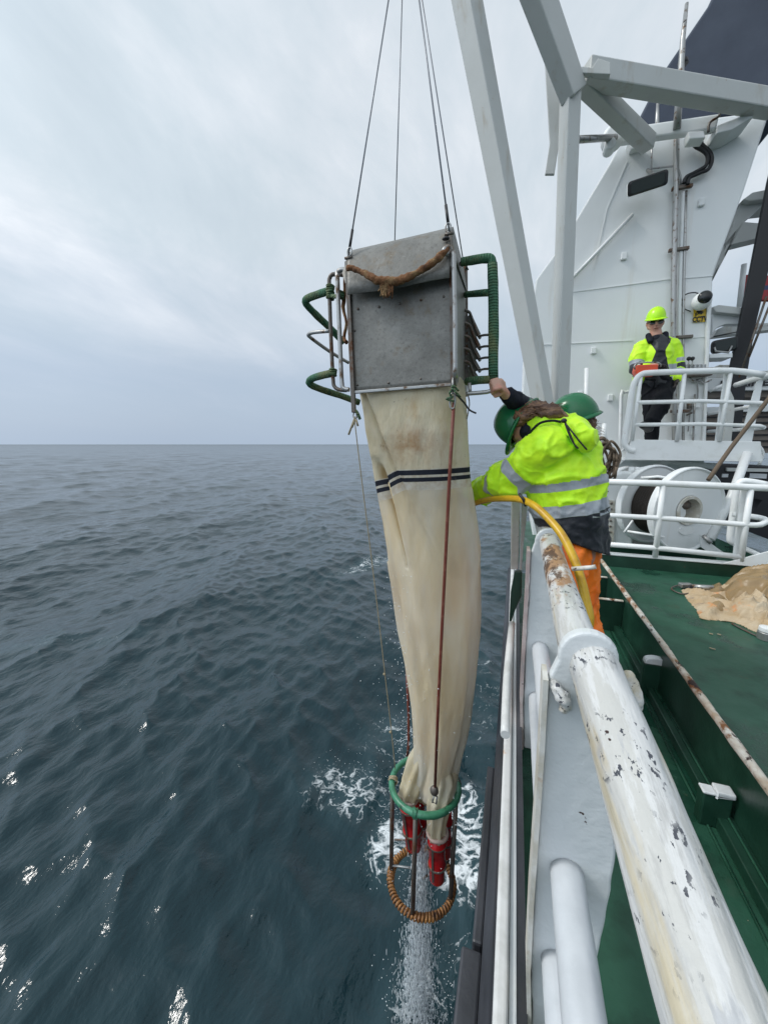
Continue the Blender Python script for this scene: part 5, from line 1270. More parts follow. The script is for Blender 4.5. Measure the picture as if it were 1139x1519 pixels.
net_end('net_end', [P(655, 1110, 2.0), P(659, 1150, 1.97), P(650, 1190, 1.93), P(647, 1226, 1.92), P(647, 1240, 1.92)], [.03, .07, .062, .050, .052], None, nb)
net_end('net_end', [P(640, 1080, 2.0), P(622, 1130, 1.99), P(611, 1165, 1.97), P(606, 1185, 1.96)], [.03, .065, .068, .054], None, nb)
net_end('net_end', [P(642, 1090, 2.0), P(636, 1130, 2.0), P(631, 1160, 2.02), P(626, 1182, 2.05)], [.03, .07, .068, .054], None, nb)
for c_, r_ in ((P(606, 1181, 1.96), .058), (P(648, 1235, 1.92), .056)):
    MB().tube(circ(c_, r_, 28, 0, .002), .011, 8, closed=True, rough=.4).build('collar', mat('pale_pink_collar', (.40, .30, .26), .6) if 'collar' not in M else M['collar'], ce)

# elastic cords and their shackles
def cord(uvs, r, lab): 
    return tag(MB().tube([P(*q) for q in uvs], r, 10).build('elastic_cord', M['redcord'], None), lab, 'cord')
c1_ = cord([(673, 597, YN - .03), (667, 700, YN - .02), (658, 880, YN + .0), (650, 1040, 1.76), (645, 1168, 1.79)], .0078, 'dark red-brown cord running down the front of the net bag')
MB().ball(P(644, 1173, 1.79), (.024, .02, .03), 12, 8).build('lower_thimble', M['dsteel'], c1_)
MB().tube([P(644, 1180, 1.785), P(641, 1190, 1.785), P(647, 1192, 1.785), P(648, 1182, 1.785)], .005, 8, closed=True).build('shackle', M['steel'], c1_)
MB().tube([P(671.5, 560, YN - .05), P(671, 583, YN - .05)], .0035, 8).build('upper_wire', M['steel'], c1_)
MB().tube([P(668.5, 586, YN - .04), P(674, 585, YN - .04), P(674, 604, YN - .035), P(667.5, 604, YN - .035)], .0045, 8, closed=True, sub=3).build('thimble', M['steel'], c1_)
for k in range(5): 
    a = P(672 + rnd.uniform(-3, 3), 583 + rnd.uniform(-6, 6), YN - .05); MB().tube([a, a + V(rnd.uniform(-.03, .03), -.01, rnd.uniform(-.02, .02)), a + V(rnd.uniform(.0, .04), .01, rnd.uniform(-.03, .0))], .0045, 6, sub=3).build('green_lashing', M['grope'], c1_)
MB().tube([P(676, 585, YN - .05), P(688, 597, YN), P(696, 608, YN + .02), P(706, 613, YN + .02)], .004, 6, sub=3).build('loose_end', M['black'], c1_)
MB().tube([P(694, 586, YBp), P(696, 600, YBp), P(692, 622, YBp)], .0035, 6, sub=3).build('loose_end', M['steel'], c1_)
c2_ = cord([(603, 990, 2.22), (606, 1060, 2.22), (606, 1105, 2.2), (604, 1122, 2.2)], .0085, 'short red-brown cord behind the net bag going down to the green ring')
MB().ball(P(604, 1126, 2.2), .018, 10, 8).build('lower_thimble', M['dsteel'], c2_)
# left corner wire shackle, twine to the cage
tw = empty('guide_line', P(527, 620, YN), 'thin pale twine from the lower left corner of the sampler down to the green ring', 'line')
MB().tube([P(525, 612, YN), P(524, 618, YN), P(529, 620, YN), P(528, 612, YN)], .004, 8, closed=True, sub=3).build('shackle', M['steel'], tw)
MB().tube([P(526, 624, YN), P(535, 700, YN + .02), P(550, 820, YN + .06), P(563, 930, YN + .09), P(572, 1010, YN + .12), P(580, 1080, YN + .16), P(586, 1140, 1.93)], .0026, 6, sub=3).build('line', M['twine'], tw)
for (a, b_) in (((527, 618), (517, 645)), ((527, 622), (522, 634)), ((528, 622), (531, 632))): MB().tube([P(*a, YN), P(*b_, YN)], .005, 6).build('knot_tail', M['twine'], tw)
MB().tube([P(524, 606, YN), P(530, 612, YN - .01), P(534, 622, YN)], .007, 6, sub=3).build('green_lashing', M['grope'], tw)
for (u, v, y) in ((570, 1000, YN + .115), (579, 1086, YN + .16)): MB().ball(P(u, v, y), .008, 8, 6).build('knot', M['twine'], tw)
text('KT', 'lettering', P(673, 711, YN - .03), .012, M['black'], nb, rot=(math.pi / 2, 0, R(0)))

# ---------------------------------------------------------------- water pouring out and spray
def droplets(name, items, label_, m):
    mb = MB()
    ico = [(0, 0, 1), (.894, 0, .447), (.276, .851, .447), (-.724, .526, .447), (-.724, -.526, .447), (.276, -.851, .447), (.724, .526, -.447), (-.276, .851, -.447), (-.894, 0, -.447), (-.276, -.851, -.447), (.724, -.526, -.447), (0, 0, -1)]
    fi = [(0, 1, 2), (0, 2, 3), (0, 3, 4), (0, 4, 5), (0, 5, 1), (1, 6, 2), (2, 7, 3), (3, 8, 4), (4, 9, 5), (5, 10, 1), (1, 10, 6), (2, 6, 7), (3, 7, 8), (4, 8, 9), (5, 9, 10), (11, 6, 10), (11, 7, 6), (11, 8, 7), (11, 9, 8), (11, 10, 9)]
    for (c, r, st) in items: mb.add([V(c.x + x * r, c.y + y * r, c.z + z * r * st) for x, y, z in ico], fi, True)
    o = mb.build(name, m); tag(o, label_, 'water', None, 'stuff'); return o
mdrop = mat('falling_water', (.80, .85, .88), .2, spec=.8, trans=.15, ior=1.33)
rnd = random.Random(21); items = []
for k in range(7000):      # the stream under the cage
    z = rb_.z + .35 - abs(rnd.random()) ** .8 * (rb_.z + .35 - SEA_Z)
    fall = (rb_.z + .35 - z)
    sp = .020 + .032 * fall
    r = rnd.choice([.0011, .0014, .0016, .002, .0026]) 
    items.append((V(rb_.x + .0 + rnd.gauss(0, sp), rb_.y - .03 + rnd.gauss(0, sp), z), r, rnd.uniform(2, 16)))
for k in range(500):
    z = rnd.uniform(-2.9, -1.0); items.append((V(rc.x + rnd.gauss(0, .14), rc.y + rnd.gauss(-.02, .16), z), rnd.choice([.0015, .002, .0028]), 1.3))
for k in range(160):       # beads along the cords and the twine side
    v = rnd.uniform(850, 1120); items.append((P(592 + (v - 850) * .05 + rnd.gauss(0, 12), v, YN + rnd.uniform(-.05, .2)), rnd.choice([.0018, .0025]), 1.2))
droplets('water_spray', items, 'bright falling droplets and spray under and around the rope-wrapped cage', mdrop)
# splashing foam crown where the water lands: small torn sheets just above the sea
items = []
for k in range(900):
    c = rnd.choice([(-.36, 2.25, .28, .34), (-.45, 2.0, .22, .25), (-1.0, 3.25, .16, .35), (-.3, 3.4, .25, .45), (-1.6, 3.7, .5, .3)])
    items.append((V(rnd.gauss(c[0], c[2] * .6), rnd.gauss(c[1], c[3] * .6), SEA_Z + .02 + abs(rnd.gauss(0, .05))), rnd.choice([.002, .003, .004]), .8))
droplets('foam_flecks', items, 'white foam flecks thrown up where the water hits the sea below the cage', mat('foam', (.78, .81, .82), .6))

# ================================================================== PEOPLE
def near_seg(p, chain):
    """(normalised distance, length along chain) of the nearest place on a chain of (point, radius)"""
    best = (1e9, 0); acc = 0
    for (a, ra), (b, rb) in zip(chain[:-1], chain[1:]):
        a = Vector(a); b = Vector(b); ab = b - a; L = ab.length
        t_ = max(0, min(1, (p - a).dot(ab) / (L * L)));
        # extend past the ends for length bookkeeping
        traw = (p - a).dot(ab) / (L * L)
        d = (p - (a + ab * t_)).length / (ra + (rb - ra) * t_)
        if d < best[0]: best = (d, acc + L * (traw if (0 <= traw <= 1 or (traw < 0 and acc == 0) or traw > 1) else t_))
        acc += L
    return best
def paint(me, limbs):
    """limbs: list of (chain, bands[(t, half)], darks[(t0, t1)]); writes the tape and navy-cloth distances per vertex"""
    st, dk = [], []
    for v in me.vertices:
        bd, bt, L = 1e9, 0, None
        for lm in limbs:
            d, tt = near_seg(v.co, lm[0])
            if d < bd: bd, bt, L = d, tt, lm
        s_ = max([h - abs(bt - c) for c, h in L[1]] + [-1]); k_ = max([min(bt - a, b - bt) for a, b in L[2]] + [-1])
        if len(L) > 3:
            k_ = max(k_, L[3](v.co))
            if L[3](v.co) > 0: s_ = -1
        st.append(max(0, min(1, .5 + s_ * 12))); dk.append(max(0, min(1, .5 + k_ * 12)))
    fattr(me, 'stripe', st); fattr(me, 'dark', dk)

def helmet(par, c, f, u, m, s=1.0, k=''):
    f = f.normalized(); u = (u - f * u.dot(f)).normalized(); s_ = f.cross(u)
    mb = MB(); n = 40; rows_ = 14; vs = []
    prof = []
    for i in range(rows_ + 1):
        a = math.pi / 2 * i / rows_; prof.append((math.cos(a) ** .85 if i < rows_ else 0.0, math.sin(a)))
    for (rr__, hh) in prof:
        for q in range(n):
            a = 2 * math.pi * q / n
            ridge = 1 + .03 * math.exp(-(math.cos(a) * rr__ / .16) ** 2) * (hh > .3)
            vs.append(c + (s_ * math.cos(a) * .118 * rr__ + f * math.sin(a) * .142 * rr__) * s + u * (hh * .150 * ridge) * s)
    fs = [(i * n + q, i * n + (q + 1) % n, (i + 1) * n + (q + 1) % n, (i + 1) * n + q) for i in range(rows_) for q in range(n)]
    mb.add(vs, fs, True)
    h = mb.build('helmet', m, par)
    mb = MB(); vs = []
    for (off, dz) in ((-.004, -.012), (.006, -.016), (.016, -.012), (.016, -.007), (.004, .004), (-.002, .010)):
        for q in range(n):
            a = 2 * math.pi * q / n; fr = max(0, math.sin(a)); ex = off * (1 + 2.6 * fr ** 1.5)
            drop = -.018 * fr ** 2
            vs.append(c + (s_ * math.cos(a) * (.118 + ex) + f * math.sin(a) * (.142 + ex)) * s + u * (dz + (drop if off > 0 else drop * .4)) * s)
    k_ = 6; fs = [(i * n + q, i * n + (q + 1) % n, ((i + 1) % k_) * n + (q + 1) % n, ((i + 1) % k_) * n + q) for i in range(k_) for q in range(n)]
    mb.add(vs, fs, True); mb.build('brim', m, h)
    return h
def head_chains(c, f, u, s=1.0):
    f = f.normalized(); u = (u - f * u.dot(f)).normalized(); r_ = f.cross(u)
    H = lambda a, b, d: c + (f * a + u * b + r_ * d) * s
    ch = [[(H(-.02, .02, 0), .088 * s), (H(.02, .015, 0), .082 * s)], [(H(.035, -.02, 0), .070 * s), (H(.040, -.065, 0), .052 * s), (H(.062, -.095, 0), .026 * s)],
          [(H(.045, -.06, .03), .03 * s), (H(-.02, -.05, .055), .03 * s)], [(H(.045, -.06, -.03), .03 * s), (H(-.02, -.05, -.055), .03 * s)],
          [(H(.098, .005, 0), .009 * s), (H(.122, -.032, 0), .013 * s)], [(H(.112, -.038, .010), .008 * s), (H(.112, -.038, -.010), .008 * s)],
          [(H(.092, .022, .032), .010 * s), (H(.092, .022, -.032), .010 * s)], [(H(.098, -.066, .018), .008 * s), (H(.102, -.064, 0), .009 * s), (H(.098, -.066, -.018), .008 * s)],
          [(H(.050, -.02, .05), .028 * s)], [(H(.050, -.02, -.05), .028 * s)]]
    for sd_ in (1, -1): ch.append([(H(-.012, .010, .086 * sd_), .012 * s), (H(-.016, -.018, .088 * sd_), .014 * s), (H(-.006, -.040, .082 * sd_), .009 * s)])
    return ch
def hand_chains(w, palm_dir, fing_dir, side, r=.0095, curl=None, L=1.0):
    """palm from the wrist w; four fingers fan along side, bending towards curl; thumb leaves the side of the palm"""
    pd = palm_dir.normalized(); sd = side.normalized(); cu = (curl or fing_dir).normalized()
    ch = [[(w, .024), (w + pd * .035 * L, .026), (w + pd * .075 * L, .022)], [(w + pd * .03 * L + sd * .02, .016), (w + pd * .08 * L + sd * .032, .013)], [(w + pd * .03 * L - sd * .02, .016), (w + pd * .08 * L - sd * .030, .012)]]
    for i, (o, ln) in enumerate(((.032, .9), (.011, 1.0), (-.011, .95), (-.031, .75))):
        a = w + pd * .078 * L + sd * o; b = a + (pd * .45 + fing_dir.normalized() * .6).normalized() * .034 * ln; c_ = b + (fing_dir.normalized() * .7 + cu * .6).normalized() * .028 * ln; d = c_ + cu * .022 * ln
        ch.append([(a, r * 1.15), (b, r), (c_, r * .92), (d, r * .78)])
    a = w + pd * .028 * L + sd * .028; b = a + (sd * .7 + pd * .6).normalized() * .034; c_ = b + (pd * .5 + cu * .8).normalized() * .030
    ch.append([(a, .014), (b, .0115), (c_, .0095)])
    return ch

# ---- the crew member bent over the rail
RZv = Vector((0, 0, 1))
w1 = empty('person', V(.36, 2.0, DZ), 'crew member in lime jacket and orange trousers leaning over the rail towards the net', 'person')
hf = (-RIGHT * .55 - RZv * .80 - FH * .10); hu = (-RIGHT * .72 + RZv * .44 + FH * .50)
hb_ = P(773, 627, 2.06)
hc_ = hb_ - hu.normalized() * .045
PEL, WAI, CHE, UPC = P(846, 818, 1.98), P(848, 762, 1.97), P(839, 702, 1.97), P(832, 662, 1.98)
torso1 = [(PEL, .150), (WAI, .145), (CHE, .160), (UPC, .125)]
armL = [(P(814, 664, 1.88), .100), (P(768, 703, 1.96), .094), (P(738, 720, 2.08), .074), (P(703, 736, 2.22), .068)]
armR = [(P(828, 655, 2.12), .085), (P(790, 700, 2.28), .07), (P(735, 722, 2.32), .06)]
legL = [(P(830, 826, 1.92), .108), (P(834, 905, 1.86), .092), (V(.265, 1.86, -1.0), .085), (V(.31, 1.92, -1.36), .065)]
legR = [(P(850, 826, 2.04), .112), (P(854, 890, 2.06), .088), (V(.40, 2.06, -1.0), .080), (V(.44, 2.10, -1.36), .065)]
body = head_chains(hc_, hf, hu, .92) + [[(hc_ - hu.normalized() * .06 - hf.normalized() * .03, .055), (P(806, 630, 2.02), .062), (UPC, .09)],
    [(UPC, .09), (CHE, .11), (WAI, .10), (PEL, .11)], [(p, r * .6) for p, r in armL], [(p, r * .6) for p, r in armR], [(p, r * .7) for p, r in legL], [(p, r * .7) for p, r in legR], [(UPC, .08), (armL[0][0], .06)], [(UPC, .08), (armR[0][0], .06)]]
body += hand_chains(P(700, 738, 2.24), (-RIGHT + FH * .1), FH * -1 + RIGHT * -.3, RZv, curl=-FH)
blob('body', body, M['skin'], w1, voxel=.0065, smooth=3)
def torso_t(u, v, Y=1.84): return near_seg(P(u, v, Y), torso1)[1]
def arm_t(u, v, Y=1.95): return near_seg(P(u, v, Y), armL)[1]
tB, tA = torso_t(848, 757), torso_t(852, 717)
a1 = (armL[0][0] - armL[1][0]).length
def wrinkle(me, amp=.008, sc=9, st=(1, 1, 1)):
    me.update(); ns = [v.normal.copy() for v in me.vertices]
    for v, n in zip(me.vertices, ns):
        q = Vector((v.co.x * st[0], v.co.y * st[1], v.co.z * st[2])) * sc
        w_ = mnoise.noise(q + Vector((mnoise.noise(q * .6) * 1.5, 0, 3))); r_ = 1 - abs(mnoise.noise(q * .8 + Vector((7, 1, 2)))) * 3
        v.co += n * (w_ * amp * .6 + max(0, r_) ** 3 * amp)
def cut(me, co, no):
    bm = bmesh.new(); bm.from_mesh(me); bmesh.ops.bisect_plane(bm, geom=bm.verts[:] + bm.edges[:] + bm.faces[:], plane_co=co, plane_no=no, clear_outer=True)
    es = [e for e in bm.edges if len(e.link_faces) == 1]
    r = bmesh.ops.extrude_edge_only(bm, edges=es); vs_ = [v for v in r['geom'] if isinstance(v, bmesh.types.BMVert)]
    c = sum((v.co for v in vs_), Vector()) / max(1, len(vs_))
    for v in vs_: v.co += (c - v.co).normalized() * .012 + no.normalized() * .004
    bm.to_mesh(me); bm.free(); me.polygons.foreach_set('use_smooth', [True] * len(me.polygons))
def jk(me):
    paint(me, [(torso1, [(tB, .0265), (tA, .0245)], [(-1, tB - .0265)]), (armL, [(a1 * .90, .026), (a1 + .125, .024)], []), (armR, [(.2, .03)], []),
               ([(P(846, 634, 1.9), .06), (P(868, 652, 1.9), .06)], [], [])])
    wrinkle(me, .015, 9, (1, 1, 1)); wrinkle(me, .006, 21)
    cut(me, P(856, 806, 1.9), -RIGHT * .34 - RZv * .94)
jacket1 = [list(torso1), armL, armR, [(UPC, .12), (armL[0][0], .095)], [(UPC, .115), (armR[0][0], .085)],
           [(P(800, 634, 2.0), .062), (P(815, 636, 1.98), .085), (UPC, .10)],
           [(P(854, 800, 1.97), .135), (P(852, 835, 1.97), .14)], [(P(836, 800, 1.95), .12), (P(840, 835, 1.95), .13)], [(P(818, 728, 1.99), .115), (P(828, 755, 1.97), .125)],
           [(CHE, .15), (P(852, 676, 1.97), .115)], [(P(742, 716, 2.02), .082), (P(752, 712, 1.99), .095)]]
blob('jacket', jacket1, M['hivis'], w1, voxel=.0085, smooth=7, post=jk)
hood_ch = [[(P(836, 630, 1.90), .030), (P(852, 634, 1.84), .045), (P(866, 650, 1.82), .050), (P(870, 662, 1.82), .030)], [(P(846, 622, 1.93), .028), (P(862, 632, 1.92), .034), (P(874, 652, 1.90), .034)], [(P(820, 629, 1.93), .035), (P(845, 628, 1.95), .035)]]
def hd(me): paint(me, [([(P(846, 634, 1.9), .06), (P(868, 652, 1.9), .06)], [], [])]); wrinkle(me, .007, 16)
blob('hood', hood_ch, M['hivis'], w1, voxel=.006, smooth=3, post=hd)
MB().tube([P(778, 650, 1.93), P(786, 641, 1.90), P(800, 628, 1.88), P(818, 624, 1.86), P(832, 626, 1.85)], .0055, 8, sub=4).build('collar_trim', M['navycloth'], w1)
MB().tube([P(836, 622, 1.79), P(842, 640, 1.765), P(850, 657, 1.76), P(857, 665, 1.76), P(852, 660, 1.765), P(846, 646, 1.765), P(838, 626, 1.78)], .0035, 8, sub=4).build('drawstring', M['black'], w1)
MB().tube([P(838, 628, 1.77), P(850, 643, 1.755), P(862, 658, 1.755), P(870, 667, 1.76)], .0035, 8, sub=4).build('drawstring', M['black'], w1)
MB().ball(P(836, 624, 1.775), (.012, .01, .010), 10, 8).build('toggle', M['black'], w1)
blob('collar', [[(P(783, 640, 1.99), .042), (P(795, 627, 2.0), .052), (P(808, 624, 2.0), .05)]], M['navycloth'], w1, voxel=.006, smooth=3)
blob('trousers', [legL, legR, [(P(831, 820, 1.93), .11), (P(852, 820, 2.03), .11)]], M['orange'], w1, voxel=.010, smooth=6, post=lambda me: (wrinkle(me, .020, 8, (1, 1, .6)), wrinkle(me, .006, 20)))
for lg in (legL, legR):
    a = lg[-1][0]; blob('boot', [[(a, .055), (a + V(-.01, .02, -.03), .05)], [(a + V(-.02, 0, -.035), .045), (a + V(-.12, .04, -.035), .042)]], M['black'], w1, voxel=.008, smooth=3)
helmet(w1, hb_, hf, hu, M['helmetg'], .86)
# hair: cap under the helmet, a loose bun falling on the collar, strands
hair1 = [[(hc_ - hf.normalized() * .045 + hu.normalized() * .01, .085), (hc_ - hf.normalized() * .06 - hu.normalized() * .03, .07)], [(P(785, 609, 2.03), .045), (P(797, 610, 1.99), .036), (P(808, 611, 1.95), .040), (P(820, 613, 1.93), .036), (P(833, 617, 1.93), .022), (P(843, 622, 1.93), .012)], [(P(770, 622, 1.99), .038), (P(785, 613, 1.98), .04)]]
def hairw(me): wrinkle(me, .010, 26, (.6, 1, 1)); wrinkle(me, .003, 60)
hr1 = blob('hair', hair1, M['hair'], w1, voxel=.005, smooth=2, post=hairw)
for k in range(60):
    u0 = rnd.uniform(778, 825); v0 = 612 + rnd.uniform(-9, 7); y0 = 1.94 + rnd.uniform(-.03, .03)
    MBs = MB().tube([P(u0, v0, y0), P(u0 + rnd.uniform(5, 14), v0 + rnd.uniform(-5, 4), y0 - .01), P(u0 + rnd.uniform(14, 28), v0 + rnd.uniform(-6, 10), y0)], [.0022, .0018, .0008], 5, sub=3)
    MBs.build('strand', M['hair'], hr1)

# ---- the second crew member behind, one arm up on the sampler
w2 = empty('person', V(.40, 2.5, DZ), 'crew member in green helmet behind the other, raising an arm to the sampler', 'person')
h2c = P(851, 621, 2.50); f2_ = (-RIGHT * .75 - RZv * .25 + FH * .6); u2_ = (RZv * .95 - RIGHT * .12 - FH * .18)
hc2 = h2c - u2_.normalized() * .045
T2 = [(P(846, 830, 2.5), .135), (P(846, 760, 2.5), .13), (P(844, 700, 2.5), .14), (P(846, 668, 2.5), .11)]
arm2 = [(P(826, 664, 2.46), .075), (P(800, 632, 2.28), .062), (P(777, 603, 2.08), .050), (P(756, 589, 1.95), .040)]
arm2b = [(P(862, 668, 2.6), .075), (P(858, 720, 2.65), .065), (P(840, 745, 2.55), .05)]
lg2a = [(P(840, 835, 2.48), .10), (V(.33, 2.5, -1.0), .08), (V(.33, 2.52, -1.36), .06)]; lg2b = [(P(856, 835, 2.54), .10), (V(.42, 2.6, -1.0), .08), (V(.42, 2.62, -1.36), .06)]
wr = P(750, 586, 1.92)
hb2 = head_chains(hc2, f2_, u2_, .9) + [[(hc2 - u2_ * .06, .05), (T2[3][0], .07)], [(p, r * .7) for p, r in T2], [(p, r * .6) for p, r in arm2], [(p, r * .6) for p, r in arm2b], [(p, r * .7) for p, r in lg2a], [(p, r * .7) for p, r in lg2b], [(T2[3][0], .07), (arm2[0][0], .05)], [(arm2[3][0], .022), (wr, .022)],
      [(T2[3][0], .07), (arm2b[0][0], .05)]]
knu = [P(737 + i * 1.6, 563 + i * 4.2, 1.845 - i * .004) for i in range(4)]
hb2 += [[(wr, .021), (P(743, 577, 1.885), .024)], [(P(744, 570, 1.88), .018), (P(745, 580, 1.885), .018)], [(P(740, 574, 1.872), .019), (P(742, 566, 1.868), .015)], [(P(738, 578, 1.875), .015), (P(735, 582, 1.87), .012)]]
for i, k_ in enumerate(knu):
    hb2.append([(P(742 + i * .8, 568 + i * 3.6, 1.868), .0105), (k_, .0098), (k_ + (P(729, 565 + i * 4.5, 1.83) - P(737, 563 + i * 4.5, 1.83)), .0090), (P(727 + i, 570 + i * 4.6, 1.865), .0080)])
hb2.append([(P(746, 578, 1.88), .0125), (P(741, 585, 1.875), .0105), (P(734, 588, 1.87), .0085)])
blob('body', hb2, M['skin'], w2, voxel=.0050, smooth=2)
blob('sleeve', [[(P(754, 588, 1.945), .038), (P(760, 592, 1.97), .040), (P(772, 600, 2.05), .048), (P(779, 605, 2.1), .052)]], M['navycloth'], w2, voxel=.005, smooth=3, post=lambda me: wrinkle(me, .006, 16))
def jk2(me): paint(me, [(T2, [(.25, .03), (.37, .03)], [(-1, .2)]), (arm2, [(.25, .025)], [(.38, 2)]), (arm2b, [(.25, .03)], [])]); wrinkle(me, .009, 9)
blob('jacket', [T2, arm2[:3], arm2b, [(T2[3][0], .10), (arm2[0][0], .07)], [(T2[3][0], .1), (arm2b[0][0], .07)]], M['hivis'], w2, voxel=.010, smooth=5, post=jk2)
blob('trousers', [lg2a, lg2b], M['trouser'], w2, voxel=.012, smooth=4)
for lg in (lg2a, lg2b):
    a = lg[-1][0]; blob('boot', [[(a, .055), (a + V(-.01, .02, -.03), .05)], [(a + V(-.02, 0, -.035), .045), (a + V(-.10, .06, -.035), .042)]], M['black'], w2, voxel=.010, smooth=3)
helmet(w2, h2c, f2_, u2_, M['helmetg'], .93)
hr2 = blob('hair', [[(hc2 - f2_.normalized() * .03, .085), (hc2 - f2_.normalized() * .05 - u2_ * .06, .062)], [(P(862, 640, 2.46), .05), (P(874, 648, 2.44), .032)]], M['hair'], w2, voxel=.006, smooth=2, post=hairw)
for k in range(26):
    v0 = rnd.uniform(630, 650); y0 = 2.42
    MB().tube([P(868, v0, y0), P(880 + rnd.uniform(-3, 4), v0 - rnd.uniform(-2, 6), y0), P(886 + rnd.uniform(-4, 12), v0 + rnd.uniform(-8, 5), y0)], [.0012, .0010, .0005], 4, sub=3).build('strand', M['hair'], hr2)

# ---- the winch operator on the platform
YW = 6.02
w3 = empty('person', P(967, 662, YW), 'man in lime helmet and sunglasses standing on the platform with a control box', 'person')
f3 = (-RIGHT * .42 - FH * .88 - RZv * .18); u3 = (RZv * .98 - RIGHT * .03)
hb3 = P(972, 472.5, YW); hc3 = hb3 - u3.normalized() * .045
T3 = [(P(974, 568, YW), .165), (P(974, 548, YW), .175), (P(973, 528, YW), .185), (P(974, 512, YW), .135)]
a3 = [(P(952, 517, YW), .105), (P(944, 531, YW - .04), .090), (P(943, 546, YW - .08), .080), (P(958, 546, YW - .22), .070), (P(972, 542, YW - .30), .058)]
a3b = [(P(996, 514, YW), .095), (P(1003, 530, YW), .082), (P(1006, 547, YW - .02), .075), (P(1004, 560, YW - .08), .060)]
l3 = [(P(966, 572, YW), .125), (P(966, 606, YW - .05), .098), (P(967, 640, YW), .082), (P(965, 664, YW), .062)]
l3b = [(P(984, 572, YW), .125), (P(980, 602, YW - .28), .100), (P(968, 622, YW - .32), .082), (P(962, 630, YW - .33), .058)]
kf = f3.normalized()
b3 = head_chains(hc3, f3, u3, 1.0) + [[(hc3 - u3 * .06, .06), (T3[3][0], .08)], [(p, r * .75) for p, r in T3], [(p, r * .6) for p, r in a3], [(p, r * .6) for p, r in a3b], [(p, r * .7) for p, r in l3], [(p, r * .7) for p, r in l3b],
      [(T3[3][0], .08), (a3[0][0], .06)], [(T3[3][0], .08), (a3b[0][0], .06)]]
blob('body', b3, M['skin'], w3, voxel=.008, smooth=2)
sdir = f3.cross(u3).normalized()
def wedge(p):
    q = p - T3[3][0]; fr = q.dot(kf); lat = q.dot(sdir); dn = -q.z
    c0 = -.015; wdt = .045 + max(0, .11 - dn) * .5 + max(0, dn - .1) * .28
    return min(wdt - abs(lat - c0), fr - .03) if dn < .62 else -1
def jk3(me):
    LA = sum((Vector(a3[i][0]) - Vector(a3[i + 1][0])).length for i in range(2))
    paint(me, [(T3, [(.16, .028), (.02, .026)], [], wedge), (a3, [(LA * .80, .025), (LA + .10, .022)], [(LA * .88, LA + .075), (LA + .24, 9)]), (a3b, [(.20, .024), (.36, .024)], [(.24, .32)])])
    wrinkle(me, .012, 8)
blob('jacket', [T3, a3[:4], a3b, [(T3[3][0], .12), (a3[0][0], .10)], [(T3[3][0], .12), (a3b[0][0], .09)], [(P(950, 545, YW), .09), (P(948, 562, YW), .085)], [(P(992, 530, YW), .10), (P(994, 552, YW), .10)]], M['hivis'], w3, voxel=.012, smooth=4, post=jk3)
blob('collar', [[(P(961, 498, YW - .08), .034), (P(964, 506, YW - .12), .034)], [(P(986, 496, YW - .03), .038), (P(987, 504, YW - .08), .034)], [(P(973, 504, YW - .06), .06)], [(P(974, 500, YW + .07), .06), (P(986, 499, YW), .04)], [(P(962, 500, YW), .04), (P(974, 500, YW + .07), .06)], [(P(975, 511, YW - .04), .07)]], M['navycloth'], w3, voxel=.008, smooth=2)
blob('trousers', [l3, l3b, [(P(974, 562, YW), .165), (P(974, 575, YW), .15)]], M['trouser'], w3, voxel=.012, smooth=5, post=lambda me: wrinkle(me, .014, 7))
for a, b_ in ((l3[3][0], V(-.12, -.1, -.04)), (l3b[3][0], V(-.10, -.14, -.01))):
    blob('boot', [[(a, .062), (a + V(0, 0, -.04), .058)], [(a + V(0, 0, -.04), .055), (a + b_, .045)]], M['black'], w3, voxel=.010, smooth=3)
helmet(w3, hb3, f3, u3, M['helmety'], .90)
blob('glove', hand_chains(P(972, 542, YW - .30), (RIGHT * 1 - RZv * .05), -RZv * .6 + RIGHT * .5, FH * -1, .013, curl=-RZv), M['glove'], w3, voxel=.006, smooth=2)
blob('glove', hand_chains(P(1004, 561, YW - .10), (-RZv - RIGHT * .35), -RZv * .8 - RIGHT * .4, FH * -1, .014, curl=-RIGHT), M['glove'], w3, voxel=.006, smooth=2)
# sunglasses, moustache and hair at the temples
gl = MB()
e0 = hc3 + kf * .094 + u3.normalized() * -.004
gl.beam(e0 + sdir * .066, e0 + sdir * .010, .044, .014, u3.normalized().cross(sdir)); gl.beam(e0 - sdir * .066, e0 - sdir * .010, .044, .014, u3.normalized().cross(sdir))
gl.tube([e0 + sdir * .066 + u3 * .008, e0 + sdir * .086 - kf * .06 + u3 * .008, e0 + sdir * .090 - kf * .10 + u3 * .004], .005, 8); gl.tube([e0 - sdir * .066 + u3 * .008, e0 - sdir * .086 - kf * .06 + u3 * .008, e0 - sdir * .090 - kf * .10 + u3 * .004], .005, 8)
gl.cyl(e0 + sdir * .012 + u3 * .008 + kf * .006, e0 - sdir * .012 + u3 * .008 + kf * .006, .005, 8); gl.build('sunglasses', M['blackgloss'], w3, bevel=.003)
# control box held at the waist, a thing of its own
cbx = empty('control_box', P(960, 547, YW - .34), 'orange control box held at the waist by the man in sunglasses', 'control box')
MB().pprism([(944, 541), (976, 540), (976, 549), (973, 556), (945, 557), (942, 550)], YW - .50, .16).build('case', M['rcred'], cbx, bevel=.014, segs=3)
MB().tube([P(941, 548, YW - .48), P(943, 539, YW - .48), P(976, 538, YW - .48), P(979, 544, YW - .46)], .009, 8, sub=2).build('guard_bar', M['steel'], cbx)
MB().pprism([(950, 537), (953, 537), (953, 541), (950, 541)], YW - .42, .03).build('joystick', M['black'], cbx)

